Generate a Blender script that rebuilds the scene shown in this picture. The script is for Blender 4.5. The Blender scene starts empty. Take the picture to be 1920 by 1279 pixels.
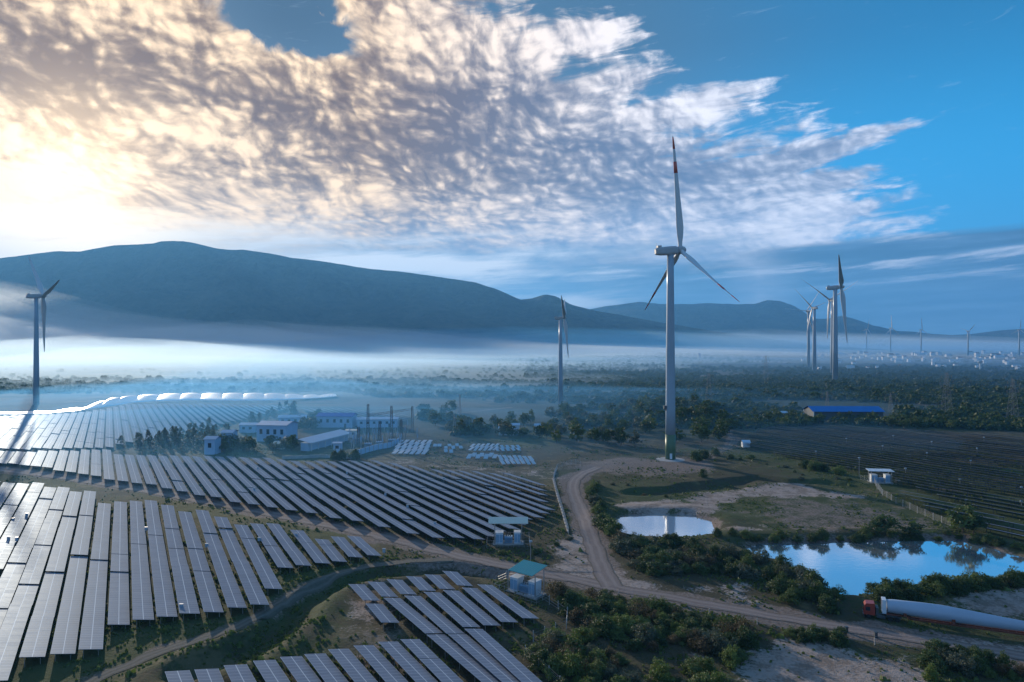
import bpy, math, random
import numpy as np
R_ = math.radians
random.seed(7)
rng = np.random.default_rng(11)
col = bpy.context.scene.collection
SC = bpy.context.scene

# ------------------------------------------------------------------ camera
CAMZ = 48.0
F = 1280.0          # focal length in pixels of the 1920 px wide photograph
HZ = 640.0
cd = bpy.data.cameras.new('camera')
cam = bpy.data.objects.new('camera', cd)
col.objects.link(cam)
cam.location = (0, 0, CAMZ)
cam.rotation_euler = (R_(90), 0, 0)
cd.sensor_width = 36.0
cd.lens = 24.0
cd.clip_start = 0.5
cd.clip_end = 60000
SC.camera = cam
SC.view_settings.view_transform = 'Standard'
SC.view_settings.look = 'None'
SC.view_settings.exposure = 0.42
SC.view_settings.gamma = 1.0
SC.view_settings.use_curve_mapping = False
SC.cycles.volume_bounces = 2
SC.cycles.max_bounces = 6
SC.cycles.transparent_max_bounces = 12
SC.cycles.use_denoising = True

SUN_AZ = -33.0      # degrees from the view direction (+Y), negative is left
SUN_EL = 12.0
SUND = (math.sin(R_(SUN_AZ))*math.cos(R_(SUN_EL)), math.cos(R_(SUN_AZ))*math.cos(R_(SUN_EL)), math.sin(R_(SUN_EL)))

def wpt(px, py, z=0.0):
    """ground point (height z) seen at a pixel of the photograph"""
    Y = (CAMZ-z)*F/(py-HZ)
    return ((px-960.0)/F*Y, Y)

# ------------------------------------------------------------------ node expression helper
class S:
    def __init__(s, nt, sock): s.nt = nt; s.s = sock
    def _m(s, op, *a):
        n = s.nt.nodes.new('ShaderNodeMath'); n.operation = op
        for i, v in enumerate((s,)+a):
            if isinstance(v, S): s.nt.links.new(v.s, n.inputs[i])
            else: n.inputs[i].default_value = v
        return S(s.nt, n.outputs[0])
    def __add__(s, o): return s._m('ADD', o)
    __radd__ = __add__
    def __sub__(s, o): return s._m('SUBTRACT', o)
    def __rsub__(s, o): return (s*-1.0)+o
    def __mul__(s, o): return s._m('MULTIPLY', o)
    __rmul__ = __mul__
    def __truediv__(s, o): return s._m('DIVIDE', o)
    def pw(s, o): return s._m('POWER', o)
    def mx(s, o): return s._m('MAXIMUM', o)
    def mn(s, o): return s._m('MINIMUM', o)
    def exp(s): return s._m('EXPONENT')
    def sqrt(s): return s._m('SQRT')
    def fract(s): return s._m('FRACT')
    def abs(s): return s._m('ABSOLUTE')
    def clamp(s): return s.mx(0.0).mn(1.0)
    def ss(s, a, b):
        n = s.nt.nodes.new('ShaderNodeMapRange'); n.interpolation_type = 'SMOOTHSTEP'
        s.nt.links.new(s.s, n.inputs[0]); n.inputs[1].default_value = a; n.inputs[2].default_value = b
        return S(s.nt, n.outputs[0])
def vec(nt, x, y, z=0.0):
    n = nt.nodes.new('ShaderNodeCombineXYZ')
    for i, v in enumerate((x, y, z)):
        if isinstance(v, S): nt.links.new(v.s, n.inputs[i])
        else: n.inputs[i].default_value = v
    return S(nt, n.outputs[0])
def sep(nt, v):
    n = nt.nodes.new('ShaderNodeSeparateXYZ'); nt.links.new(v.s, n.inputs[0])
    return [S(nt, n.outputs[i]) for i in range(3)]
def noise(nt, v, scale, detail=4.0, rough=0.55, dist=0.0, col_=False):
    n = nt.nodes.new('ShaderNodeTexNoise')
    nt.links.new(v.s, n.inputs['Vector']); n.inputs['Scale'].default_value = scale
    n.inputs['Detail'].default_value = detail; n.inputs['Roughness'].default_value = rough
    n.inputs['Distortion'].default_value = dist
    return S(nt, n.outputs['Color' if col_ else 'Fac'])
def voro(nt, v, scale, smooth=None, out='Distance', rnd=1.0):
    n = nt.nodes.new('ShaderNodeTexVoronoi')
    if smooth is not None:
        n.feature = 'SMOOTH_F1'; n.inputs['Smoothness'].default_value = smooth
    nt.links.new(v.s, n.inputs['Vector']); n.inputs['Scale'].default_value = scale
    n.inputs['Randomness'].default_value = rnd
    return S(nt, n.outputs[out])
def mixc(nt, f, a, b):
    n = nt.nodes.new('ShaderNodeMix'); n.data_type = 'RGBA'
    if isinstance(f, S): nt.links.new(f.s, n.inputs[0])
    else: n.inputs[0].default_value = f
    for i, v in ((6, a), (7, b)):
        if isinstance(v, S): nt.links.new(v.s, n.inputs[i])
        else: n.inputs[i].default_value = (v[0], v[1], v[2], 1)
    return S(nt, n.outputs[2])
def vadd(nt, a, b, op='ADD'):
    n = nt.nodes.new('ShaderNodeVectorMath'); n.operation = op
    for i, v in enumerate((a, b)):
        if isinstance(v, S): nt.links.new(v.s, n.inputs[i])
        else: n.inputs[i].default_value = v
    return S(nt, n.outputs[0])
def vscale(nt, a, k):
    n = nt.nodes.new('ShaderNodeVectorMath'); n.operation = 'SCALE'
    nt.links.new(a.s, n.inputs[0])
    if isinstance(k, S): nt.links.new(k.s, n.inputs[3])
    else: n.inputs[3].default_value = k
    return S(nt, n.outputs[0])
def lin(r, g, b):
    f = lambda c: (c/255/12.92) if c/255 <= 0.04045 else ((c/255+0.055)/1.055)**2.4
    return (f(r), f(g), f(b))

# ------------------------------------------------------------------ world: sky and high cloud
def make_world():
    w = bpy.data.worlds.new('World'); SC.world = w; w.use_nodes = True
    nt = w.node_tree; nt.nodes.clear()
    w.cycles.sampling_method = 'MANUAL'; w.cycles.sample_map_resolution = 512
    out = nt.nodes.new('ShaderNodeOutputWorld')
    bg = nt.nodes.new('ShaderNodeBackground'); bg.inputs[1].default_value = 0.1
    sky = nt.nodes.new('ShaderNodeTexSky'); sky.sky_type = 'NISHITA'; sky.sun_disc = False
    sky.sun_elevation = R_(SUN_EL); sky.sun_rotation = R_(SUN_AZ)
    sky.air_density = 1.0; sky.dust_density = 0.6; sky.ozone_density = 2.0; sky.altitude = 50
    tc = nt.nodes.new('ShaderNodeTexCoord')
    d = S(nt, tc.outputs['Generated'])
    x, y, z = sep(nt, d)
    h = (x*x+y*y).sqrt().mx(0.001)
    az = x._m('ARCTAN2', y)
    el = z/h
    def P(px, py):
        u = (px-960)/F; v = (HZ-py)/F
        return math.atan(u), v/math.sqrt(1+u*u)
    def blob(px, py, rx, ry, ang=0.0, pw=1.0):
        a0, e0 = P(px, py); c, s = math.cos(R_(ang)), math.sin(R_(ang))
        k = 1/(1+((px-960)/F)**2)
        da = az-a0; de = el-e0
        p = (da*c+de*s)*(F/(rx*k)); q = (de*c-da*s)*(F/(ry*math.sqrt(k)))
        return ((p*p+q*q)*-1.0).exp()
    # cloud layer coordinates (a flat deck high above)
    zz = z.mx(0.0)+0.07
    qx = x/zz; qy = y/zz
    q = vec(nt, qx, qy, 0.0)
    warp = noise(nt, q, 0.8, 3.0, 0.5, col_=True)
    qw = vadd(nt, q, vscale(nt, vadd(nt, warp, (0.5, 0.5, 0.5), 'SUBTRACT'), 0.9))
    gy = (el.mx(0.0)+0.06)._m('LOGARITHM', math.e)*0.46
    gv = vec(nt, az, gy+az*0.10, 0.0)
    w1 = vscale(nt, vadd(nt, noise(nt, gv, 5.0, 3.0, 0.5, col_=True), (0.5, 0.5, 0.5), 'SUBTRACT'), 0.10)
    w2 = vscale(nt, vadd(nt, noise(nt, gv, 26.0, 2.0, 0.5, col_=True), (0.5, 0.5, 0.5), 'SUBTRACT'), 0.012)
    gw = vadd(nt, vadd(nt, gv, w1), w2)
    big = noise(nt, gw, 3.2, 4.0, 0.5)
    med = noise(nt, gw, 9.0, 5.0, 0.6)
    fine = noise(nt, gw, 70.0, 4.0, 0.6)
    def lump(v):
        return voro(nt, v, 29.0, 0.85)*-1.2+voro(nt, v, 62.0, 0.8)*-0.8+noise(nt, v, 75.0, 4.0, 0.6)*0.7
    puff = lump(gw)
    relief = puff-lump(vadd(nt, gw, (-0.0035, -0.0045, 0.0)))
    # streaky coordinates lower down / to the right
    stv = vec(nt, az*3.2+el*0.8, el*15.0-az*1.6, 0.0)
    st = noise(nt, stv, 2.6, 7.0, 0.62, 0.5)
    st2 = noise(nt, vec(nt, az*2.0, el*26.0-az*1.4, 2.0), 2.0, 6.0, 0.6, 0.3)
    # coverage
    a0, e0 = P(985, 0); a1, e1 = P(1700, 400)
    nx, ny = -(e1-e0), (a1-a0); L = math.hypot(nx, ny); nx /= L; ny /= L
    dist = ((az-a0)*nx+(el-e0)*ny)*F          # >0 : above right of the cloud edge, in px
    fing = (blob(1090, 66, 120, 32, 6)*1.3+blob(1340, 192, 150, 26, 9)*1.3+blob(1600, 262, 200, 24, 10)*1.7+blob(1480, 235, 120, 26, 14)*0.6
            + blob(1560, 340, 110, 20, 10)*1.3+blob(1520, 405, 190, 16, 6)*0.9+blob(1180, 150, 80, 40, 0)*0.3)
    cov = dist*(-1/42.0)+fing*3.0+(st-0.5)*9.0+(med-0.5)*2.6+(fine-0.5)*1.2+(puff+0.32)*1.0+(dist*-1.0).ss(60.0, 260.0)*2.2
    hole = blob(535, 20, 105, 62, -8)*1.4+blob(600, 82, 60, 20, -5)*0.7+blob(480, 60, 60, 18, -50)*0.3+blob(1000, 0, 80, 24)*0.3+blob(470, 2, 90, 30)*0.3
    hn = (hole*2.2).clamp(); hole = hole*1.15+((med-0.5)*0.9-(puff+0.32)*0.9+(fine-0.5)*1.0)*hn
    cov = cov.ss(-0.7, 1.7)*(1.0-hole.ss(0.30, 0.95))
    a0, e0 = P(1400, 462); a1, e1 = P(1920, 418)
    low = (el*-1.0+e0+(az-a0)*((e1-e0)/(a1-a0)))*F     # px below the stratus edge
    lowcov = (low+(st2-0.5)*26.0).ss(-4.0, 12.0)*az.ss(0.22, 0.42)
    wisps = ((noise(nt, stv, 5.0, 6.0, 0.65, 0.8)-0.62)*6.0).clamp()*0.18
    # angle to the sun
    dt = (x*SUND[0]+y*SUND[1]+z*SUND[2]).mn(1.0)
    ang = dt._m('ARCCOSINE')
    near = (ang*ang*(-1/0.22**2)).exp()
    mid = (ang*ang*(-1/0.62**2)).exp()
    # cloud relief
    wp = el.ss(0.08, 0.26)*(1.0-az.ss(0.0, 0.35)*0.55)
    shade = (big-0.5)*1.1+(med-0.5)*0.95+(puff+0.32)*(wp*0.75+0.12)-relief*(wp*1.25+0.3)+(st-0.5)*(1.6-wp*1.1)+(fine-0.5)*0.25+0.66
    dark = (blob(30, 80, 170, 100)*0.42+blob(170, 190, 190, 70, -20)*0.28+blob(430, 170, 210, 45, -10)*0.28+blob(640, 240, 300, 50, -8)*0.22
            + blob(900, 190, 240, 70, -15)*0.38+blob(600, 320, 260, 22, -3)*0.1+blob(1130, 330, 300, 100)*0.24+blob(1400, 330, 160, 30)*0.15
            + blob(500, 345, 130, 22)*0.32+blob(840, 300, 160, 40)*0.2)
    brt = (blob(10, 345, 180, 85)*0.7+blob(330, 245, 150, 45)*0.5+blob(690, 372, 100, 28)*0.75+blob(360, 425, 260, 26)*0.55+blob(640, 60, 500, 60)*0.10
           + blob(850, 90, 280, 60)*0.30+blob(1230, 215, 260, 40)*0.34+blob(1080, 70, 100, 30)*0.3+blob(250, 40, 200, 50)*0.22+blob(1000, 310, 160, 20)*0.1+blob(180,310,120,50)*0.3)
    t = (shade+brt-dark)
    lum = (t*0.78+0.16).clamp().pw(1.15)*0.55+t.ss(0.10, 1.05)*0.45
    cl_lit = mixc(nt, mid, lin(222, 222, 238), lin(255, 226, 186))
    cl_drk = mixc(nt, mid, lin(104, 130, 166), lin(120, 100, 86))
    warmr = (az*-1.0).ss(-0.35, 0.45)
    cl_drk = mixc(nt, (mid+warmr*0.35).clamp(), lin(92, 122, 160), lin(112, 86, 68))
    cl_lit = vscale(nt, mixc(nt, (mid+warmr*0.35).clamp(), lin(214, 222, 240), lin(255, 222, 180)), 1.10)
    # lower part of the deck turns blue
    lowblue = el.ss(0.20, 0.10)*(1.0-near*0.9)
    lowblue = (1.0-el.ss(0.10, 0.24))*(1.0-(near*1.1).mn(1.0))
    cl_drk = mixc(nt, lowblue*0.75, cl_drk, lin(92, 146, 200))
    cloud = mixc(nt, lum, cl_drk, cl_lit)
    # clear sky: Nishita, tinted deeper, darker towards the top, brighter low on the right
    sk = nt.nodes.new('ShaderNodeVectorMath'); sk.operation = 'MULTIPLY'
    nt.links.new(sky.outputs[0], sk.inputs[0]); sk.inputs[1].default_value = (0.10, 0.10, 0.10)
    nish = S(nt, sk.outputs[0])
    blue_hi = mixc(nt, az.ss(0.05, 0.55), lin(58, 96, 126), lin(8, 112, 166))
    blue_lo = mixc(nt, az.ss(0.0, 0.45), lin(84, 138, 184), lin(0, 150, 216))
    blue = mixc(nt, el.ss(0.20, 0.44), blue_lo, blue_hi)
    clear = mixc(nt, 0.85, nish, blue)
    clear = mixc(nt, blob(540, 20, 190, 130).clamp()*0.8, clear, lin(62, 82, 104))
    clear = mixc(nt, wisps, clear, lin(190, 215, 240))
    # stratus band above the horizon
    strat_c = mixc(nt, st2.ss(0.36, 0.68), lin(62, 104, 140), lin(92, 134, 172))
    strat_c = mixc(nt, ((st2+(st-0.5)*0.5+blob(1640, 492, 330, 22, -2)*0.13).ss(0.56, 0.76))*(el.ss(0.04, 0.10)), strat_c, lin(176, 190, 212))
    strat_l = mixc(nt, (st2*0.6+st*0.4+blob(680, 492, 120, 12)*0.35+blob(860, 505, 160, 12)*0.3+blob(1090, 570, 90, 10)*0.35+blob(700, 450, 700, 40)*0.06).ss(0.44, 0.74), lin(98, 138, 176), lin(214, 220, 230))
    strat = mixc(nt, az.ss(0.0, 0.30), strat_l, strat_c)
    strat = mixc(nt, (near*1.3).mn(1.0), strat, lin(250, 238, 220))
    c = mixc(nt, cov, clear, cloud)
    # low on the left the deck ends and a paler band shows under it
    a0, e0 = P(600, 440)
    lw = (el*-1.0+e0+(az*-0.03))*F+(st2-0.5)*150.0+(st-0.5)*90.0
    lw = lw.ss(-30.0, 60.0)
    lowmix = (lowcov.mx(lw*(1.0-az.ss(0.28, 0.46))))
    c = mixc(nt, lowmix, c, strat)
    # sky behind the camera: Nishita, some cloud, and blue added to fill the shade
    back = mixc(nt, med.ss(0.5, 0.75)*0.35, mixc(nt, 0.7, nish, mixc(nt, el.ss(0.0, 0.6), lin(120, 170, 220), lin(88, 140, 196))), lin(200, 205, 220))
    back = vscale(nt, back, 1.05)
    c = mixc(nt, y.ss(0.25, -0.05), c, back)
    n = nt.nodes.new('ShaderNodeMix')
    fb = (y*-1.0).ss(-0.30, 0.05)
    c = mixc(nt, fb, c, back)
    glow = (ang*ang*(-1/0.085**2)).exp()*0.8+(ang*ang*(-1/0.18**2)).exp()*0.08
    g = vec(nt, glow*1.0, glow*0.70, glow*0.36)
    c = vadd(nt, c, g)
    c = vscale(nt, c, 10.0)
    nt.links.new(c.s, bg.inputs[0]); nt.links.new(bg.outputs[0], out.inputs[0])
make_world()

sl = bpy.data.lights.new('sun', 'SUN'); sl.energy = 4.3; sl.angle = R_(0.6); sl.color = (1.0, 0.87, 0.70)
so = bpy.data.objects.new('sun', sl); col.objects.link(so)
from mathutils import Vector, Matrix
so.rotation_euler = Vector(SUND).to_track_quat('Z', 'Y').to_euler()
so.location = (-200, 300, 300)

# ------------------------------------------------------------------ helpers: tags, meshes, materials
def tag(o, label=None, cat=None, group=None, kind=None):
    if label: o['label'] = label
    if cat: o['category'] = cat
    if group: o['group'] = group
    if kind: o['kind'] = kind
    return o
def empty(name, loc=(0, 0, 0), rz=0.0, parent=None):
    o = bpy.data.objects.new(name, None); col.objects.link(o)
    o.location = loc; o.rotation_euler = (0, 0, rz); o.empty_display_size = 0.5
    if parent: o.parent = parent
    return o
def link(name, me, parent=None, loc=None, rz=0.0):
    o = bpy.data.objects.new(name, me); col.objects.link(o)
    if parent: o.parent = parent
    if loc is not None: o.location = loc
    o.rotation_euler = (0, 0, rz)
    return o
def np_mesh(name, V, Q, mat, smooth=False, uv=None):
    """V (n,3), Q (m,4) or (m,3) arrays"""
    me = bpy.data.meshes.new(name)
    V = np.asarray(V, dtype=np.float32); Q = np.asarray(Q, dtype=np.int32)
    k = Q.shape[1]
    me.vertices.add(len(V)); me.vertices.foreach_set('co', V.ravel())
    me.loops.add(Q.size); me.loops.foreach_set('vertex_index', Q.ravel())
    me.polygons.add(len(Q))
    me.polygons.foreach_set('loop_start', np.arange(0, Q.size, k, dtype=np.int32))
    me.polygons.foreach_set('loop_total', np.full(len(Q), k, dtype=np.int32))
    me.polygons.foreach_set('use_smooth', np.full(len(Q), bool(smooth)))
    if uv is not None:
        l = me.uv_layers.new(name='UVMap'); l.data.foreach_set('uv', np.asarray(uv, dtype=np.float32).ravel())
    me.materials.append(mat); me.update(calc_edges=True); me.validate()
    return me
class MB:
    def __init__(s): s.v = []; s.f = []; s.uv = {}
    def quad(s, a, b, c, d, uv=None):
        i = len(s.v); s.v += [tuple(a), tuple(b), tuple(c), tuple(d)]; s.f.append((i, i+1, i+2, i+3))
        if uv: s.uv[len(s.f)-1] = uv
    def box(s, x0, x1, y0, y1, z0, z1, M=None, topuv=None):
        c = [(x0, y0, z0), (x1, y0, z0), (x1, y1, z0), (x0, y1, z0), (x0, y0, z1), (x1, y0, z1), (x1, y1, z1), (x0, y1, z1)]
        if M is not None: c = [tuple(M @ Vector(p)) for p in c]
        i = len(s.v); s.v += c
        s.f += [(i, i+3, i+2, i+1), (i+4, i+5, i+6, i+7), (i, i+1, i+5, i+4), (i+1, i+2, i+6, i+5), (i+2, i+3, i+7, i+6), (i+3, i, i+4, i+7)]
        if topuv: s.uv[len(s.f)-5] = topuv
    def cbox(s, c, d, rz=0.0, M=None):
        m = Matrix.Translation(c) @ Matrix.Rotation(rz, 4, 'Z')
        if M is not None: m = M @ m
        s.box(-d[0]/2, d[0]/2, -d[1]/2, d[1]/2, -d[2]/2, d[2]/2, m)
    def bar(s, a, b, r, n=4):
        """prism between two points"""
        s.tube([a, b], [r, r], n)
    def tube(s, pts, rad, n=8, cap=True, smoothlist=None):
        pts = [Vector(p) for p in pts]; rings = []
        for i, p in enumerate(pts):
            t = (pts[min(i+1, len(pts)-1)]-pts[max(i-1, 0)]).normalized()
            u = t.cross(Vector((0, 0, 1)) if abs(t.z) < 0.95 else Vector((0, 1, 0))).normalized(); w = t.cross(u)
            ring = []
            for k in range(n):
                a = 2*math.pi*(k+0.5)/n
                ring.append(len(s.v)); s.v.append(tuple(p+(u*math.cos(a)+w*math.sin(a))*rad[i]))
            rings.append(ring)
        for r0, r1 in zip(rings, rings[1:]):
            for k in range(n): s.f.append((r0[k], r0[(k+1) % n], r1[(k+1) % n], r1[k]))
        if cap: s.f.append(tuple(rings[0][::-1])); s.f.append(tuple(rings[-1]))
    def lathe(s, prof, n=24, M=None, cap=True):
        rings = []
        for r, z in prof:
            ring = []
            for k in range(n):
                a = 2*math.pi*k/n; p = Vector((r*math.cos(a), r*math.sin(a), z))
                if M is not None: p = M @ p
                ring.append(len(s.v)); s.v.append(tuple(p))
            rings.append(ring)
        for r0, r1 in zip(rings, rings[1:]):
            for k in range(n): s.f.append((r0[k], r0[(k+1) % n], r1[(k+1) % n], r1[k]))
        if cap: s.f.append(tuple(rings[0][::-1])); s.f.append(tuple(rings[-1]))
    def mesh(s, name, mat, smooth=False):
        me = bpy.data.meshes.new(name); me.from_pydata(s.v, [], s.f)
        if s.uv:
            l = me.uv_layers.new(name='UVMap')
            for fi, uvs in s.uv.items():
                p = me.polygons[fi]
                for k, li in enumerate(p.loop_indices): l.data[li].uv = uvs[k]
        me.materials.append(mat)
        if smooth: me.polygons.foreach_set('use_smooth', [True]*len(me.polygons))
        me.update(); return me
    def build(s, name, mat, parent=None, loc=None, rz=0.0, smooth=False):
        return link(name, s.mesh(name, mat, smooth), parent, loc, rz)

def newmat(name):
    m = bpy.data.materials.new(name); m.use_nodes = True
    nt = m.node_tree; b = nt.nodes['Principled BSDF']
    return m, nt, b
def objco(nt):
    return S(nt, nt.nodes.new('ShaderNodeNewGeometry').outputs['Position'])
def simple(name, c, rough=0.6, metal=0.0, var=0.25, scale=0.8, spec=0.4):
    m, nt, b = newmat(name)
    p = objco(nt)
    n1 = noise(nt, p, scale, 5.0, 0.6); n2 = noise(nt, p, scale*9, 3.0, 0.6)
    f = ((n1-0.5)*1.6+(n2-0.5)*0.8+0.5).clamp()
    a = tuple(v*(1-var) for v in c); d = tuple(min(1, v*(1+var)) for v in c)
    cc = mixc(nt, f, a, d); nt.links.new(cc.s, b.inputs['Base Color'])
    b.inputs['Roughness'].default_value = rough; b.inputs['Metallic'].default_value = metal
    b.inputs['Specular IOR Level'].default_value = spec
    return m
M = {}
M['pylon_steel'] = None
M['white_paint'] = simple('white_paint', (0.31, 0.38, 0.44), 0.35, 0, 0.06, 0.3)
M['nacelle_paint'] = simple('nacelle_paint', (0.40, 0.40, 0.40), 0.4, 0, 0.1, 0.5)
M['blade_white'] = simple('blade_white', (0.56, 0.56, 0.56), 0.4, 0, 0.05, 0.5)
M['house_wall'] = simple('house_wall', (0.75, 0.73, 0.70), 0.8, 0, 0.1)
M['red_paint'] = simple('red_paint', (0.55, 0.10, 0.06), 0.45, 0, 0.1)
M['green_paint'] = simple('green_paint', (0.09, 0.15, 0.08), 0.45, 0, 0.1)
M['steel'] = simple('steel', (0.34, 0.35, 0.36), 0.45, 0.6, 0.15)
M['pylon_steel'] = simple('pylon_steel', (0.16, 0.18, 0.20), 0.7, 0.1, 0.1)
M['dark_steel'] = simple('dark_steel', (0.08, 0.09, 0.10), 0.5, 0.3, 0.2)
M['concrete'] = simple('concrete', (0.34, 0.33, 0.32), 0.85, 0, 0.2, 0.5)
M['cream_wall'] = simple('cream_wall', (0.62, 0.60, 0.56), 0.8, 0, 0.12, 0.4)
M['blue_wall'] = simple('blue_wall', (0.36, 0.50, 0.66), 0.6, 0, 0.1, 0.3)
M['blue_roof'] = simple('blue_roof', (0.02, 0.13, 0.42), 0.4, 0.1, 0.12, 0.3)
M['pale_roof'] = simple('pale_roof', (0.42, 0.52, 0.62), 0.5, 0.1, 0.1, 0.3)
M['teal_roof'] = simple('teal_roof', (0.04, 0.30, 0.32), 0.45, 0.0, 0.08, 0.3)
M['tin_roof'] = simple('tin_roof', (0.75, 0.70, 0.60), 0.25, 0.5, 0.06, 0.3)
M['window'] = simple('window_glass', (0.02, 0.03, 0.04), 0.1, 0, 0.1)
M['cabinet'] = simple('cabinet_paint', (0.58, 0.62, 0.66), 0.5, 0, 0.15, 1.5)
M['cabinet_blue'] = simple('cabinet_blue', (0.22, 0.36, 0.50), 0.5, 0, 0.15, 1.5)
M['truck_red'] = simple('truck_red', (0.30, 0.045, 0.03), 0.35, 0, 0.15, 1.5)
M['trailer_red'] = simple('trailer_red', (0.16, 0.05, 0.03), 0.6, 0, 0.3, 1.5)
M['rubber'] = simple('rubber', (0.015, 0.015, 0.016), 0.8, 0, 0.2)
M['blade_grey'] = simple('blade_gelcoat', (0.34, 0.41, 0.50), 0.35, 0, 0.06, 0.4)
M['bark'] = simple('bark', (0.10, 0.075, 0.05), 0.9, 0, 0.3, 3)
M['clay_roof'] = simple('clay_roof', (0.28, 0.12, 0.08), 0.8, 0, 0.2)
M['yard_sheet'] = simple('yard_sheet', (0.45, 0.52, 0.58), 0.4, 0.2, 0.25, 2.0)

def leafmat(name, dark, light, trans=0.25):
    m, nt, b = newmat(name)
    oi = nt.nodes.new('ShaderNodeObjectInfo')
    g = nt.nodes.new('ShaderNodeNewGeometry'); p = S(nt, g.outputs['Position'])
    r = S(nt, oi.outputs['Random'])
    n1 = noise(nt, p, 0.55, 3.0, 0.6); n2 = noise(nt, p, 3.5, 2.0, 0.6)
    f = ((n1-0.5)*1.6+(n2-0.5)*1.2+(r-0.5)*0.7+0.5).clamp()
    c = mixc(nt, f, dark, light)
    nt.links.new(c.s, b.inputs['Base Color']); b.inputs['Roughness'].default_value = 0.6
    b.inputs['Specular IOR Level'].default_value = 0.25
    tr = nt.nodes.new('ShaderNodeBsdfTranslucent')
    c2 = mixc(nt, 0.5, c, (light[0]*1.3, light[1]*1.5, light[2]*0.7)); nt.links.new(c2.s, tr.inputs[0])
    ms = nt.nodes.new('ShaderNodeMixShader'); ms.inputs[0].default_value = trans
    nt.links.new(b.outputs[0], ms.inputs[1]); nt.links.new(tr.outputs[0], ms.inputs[2])
    out = nt.nodes['Material Output']; nt.links.new(ms.outputs[0], out.inputs[0])
    return m
M['leaf_dark'] = leafmat('leaf_dark', (0.026, 0.048, 0.018), (0.075, 0.110, 0.036))
M['leaf_mid'] = leafmat('leaf_mid', (0.045, 0.074, 0.022), (0.125, 0.160, 0.048))
M['leaf_bright'] = leafmat('leaf_bright', (0.060, 0.095, 0.020), (0.150, 0.190, 0.050))
M['leaf_brown'] = leafmat('leaf_brown', (0.060, 0.045, 0.025), (0.130, 0.095, 0.050))
M['leaf_grey'] = leafmat('leaf_grey', (0.050, 0.065, 0.045), (0.110, 0.125, 0.085))

ORD = ['first', 'second', 'third', 'fourth', 'fifth', 'sixth', 'seventh', 'eighth', 'ninth', 'tenth', 'eleventh', 'twelfth', 'thirteenth',
       'fourteenth', 'fifteenth', 'sixteenth', 'seventeenth', 'eighteenth', 'nineteenth']
TENS = {2: ('twentieth', 'twenty'), 3: ('thirtieth', 'thirty'), 4: ('fortieth', 'forty'), 5: ('fiftieth', 'fifty'), 6: ('sixtieth', 'sixty'),
        7: ('seventieth', 'seventy'), 8: ('eightieth', 'eighty'), 9: ('ninetieth', 'ninety')}
def ordw(n):
    """0-based ordinal in words"""
    n += 1
    if n < 20: return ORD[n-1]
    if n >= 100: return 'hundredth' if n == 100 else 'hundred-and-'+ordw(n-101)
    t, u = divmod(n, 10)
    return TENS[t][0] if u == 0 else TENS[t][1]+'-'+ORD[u-1]

# ------------------------------------------------------------------ plan of the ground
def poly_w(pts, z=0.0): return np.array([wpt(x, y, z) for x, y in pts])
def sdf_poly(X, Y, P):
    """signed distance (negative inside) of points to polygon P"""
    d = np.full(X.shape, 1e9); ins = np.zeros(X.shape, bool); n = len(P)
    for i in range(n):
        a = P[i]; b = P[(i+1) % n]; e = b-a
        t = np.clip(((X-a[0])*e[0]+(Y-a[1])*e[1])/(e@e+1e-9), 0, 1)
        d = np.minimum(d, np.hypot(X-a[0]-t*e[0], Y-a[1]-t*e[1]))
        c = ((a[1] <= Y) & (b[1] > Y)) | ((b[1] <= Y) & (a[1] > Y))
        with np.errstate(divide='ignore', invalid='ignore'):
            xi = a[0]+(Y-a[1])/(b[1]-a[1]+1e-12)*e[0]
        ins ^= c & (X < xi)
    return np.where(ins, -d, d)
def dist_line(X, Y, P):
    d = np.full(np.shape(X), 1e9)
    for a, b in zip(P, P[1:]):
        e = b-a; t = np.clip(((X-a[0])*e[0]+(Y-a[1])*e[1])/(e@e+1e-9), 0, 1)
        d = np.minimum(d, np.hypot(X-a[0]-t*e[0], Y-a[1]-t*e[1]))
    return d
def _hash(ix, iy, s):
    h = np.sin(ix*127.1+iy*311.7+s*74.7)*43758.5453
    return h-np.floor(h)
def vnoise(X, Y, s=0):
    ix = np.floor(X); iy = np.floor(Y); fx = X-ix; fy = Y-iy
    fx = fx*fx*(3-2*fx); fy = fy*fy*(3-2*fy)
    a = _hash(ix, iy, s); b = _hash(ix+1, iy, s); c = _hash(ix, iy+1, s); d = _hash(ix+1, iy+1, s)
    return (a*(1-fx)+b*fx)*(1-fy)+(c*(1-fx)+d*fx)*fy
def fbm(X, Y, sc, o=4, s=0):
    v = 0; a = 0.5; t = 0
    for i in range(o):
        v = v+a*vnoise(X/sc*2**i+17.3*i, Y/sc*2**i-9.1*i, s+i); t += a; a *= 0.5
    return v/t
WZ = -0.9
POND_S = poly_w([(1141, 996), (1150, 974), (1175, 967), (1240, 964), (1300, 967), (1334, 978), (1341, 1002), (1318, 1008), (1255, 1010), (1190, 1008)], WZ)
POND_B = poly_w([(1398, 1032), (1420, 1019), (1480, 1019), (1560, 1017), (1640, 1015), (1760, 1013), (1800, 1013), (1840, 1021), (1880, 1034), (1930, 1047),
                 (1975, 1068), (1960, 1088), (1880, 1100), (1800, 1108), (1720, 1110), (1660, 1116), (1600, 1121), (1572, 1119), (1545, 1100), (1505, 1078), (1470, 1056), (1430, 1046)], WZ)
ROAD = np.array([wpt(*p) for p in [(-130, 862), (0, 880), (100, 891), (200, 906), (310, 925), (420, 946), (520, 966), (620, 986), (700, 1003), (780, 1023), (870, 1045), (950, 1062), (1020, 1076), (1090, 1089), (1150, 1101),
                                   (1215, 1114), (1290, 1127), (1360, 1140), (1440, 1155), (1520, 1168), (1620, 1183), (1720, 1198), (1840, 1218), (1960, 1240), (2100, 1265)]])
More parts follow.
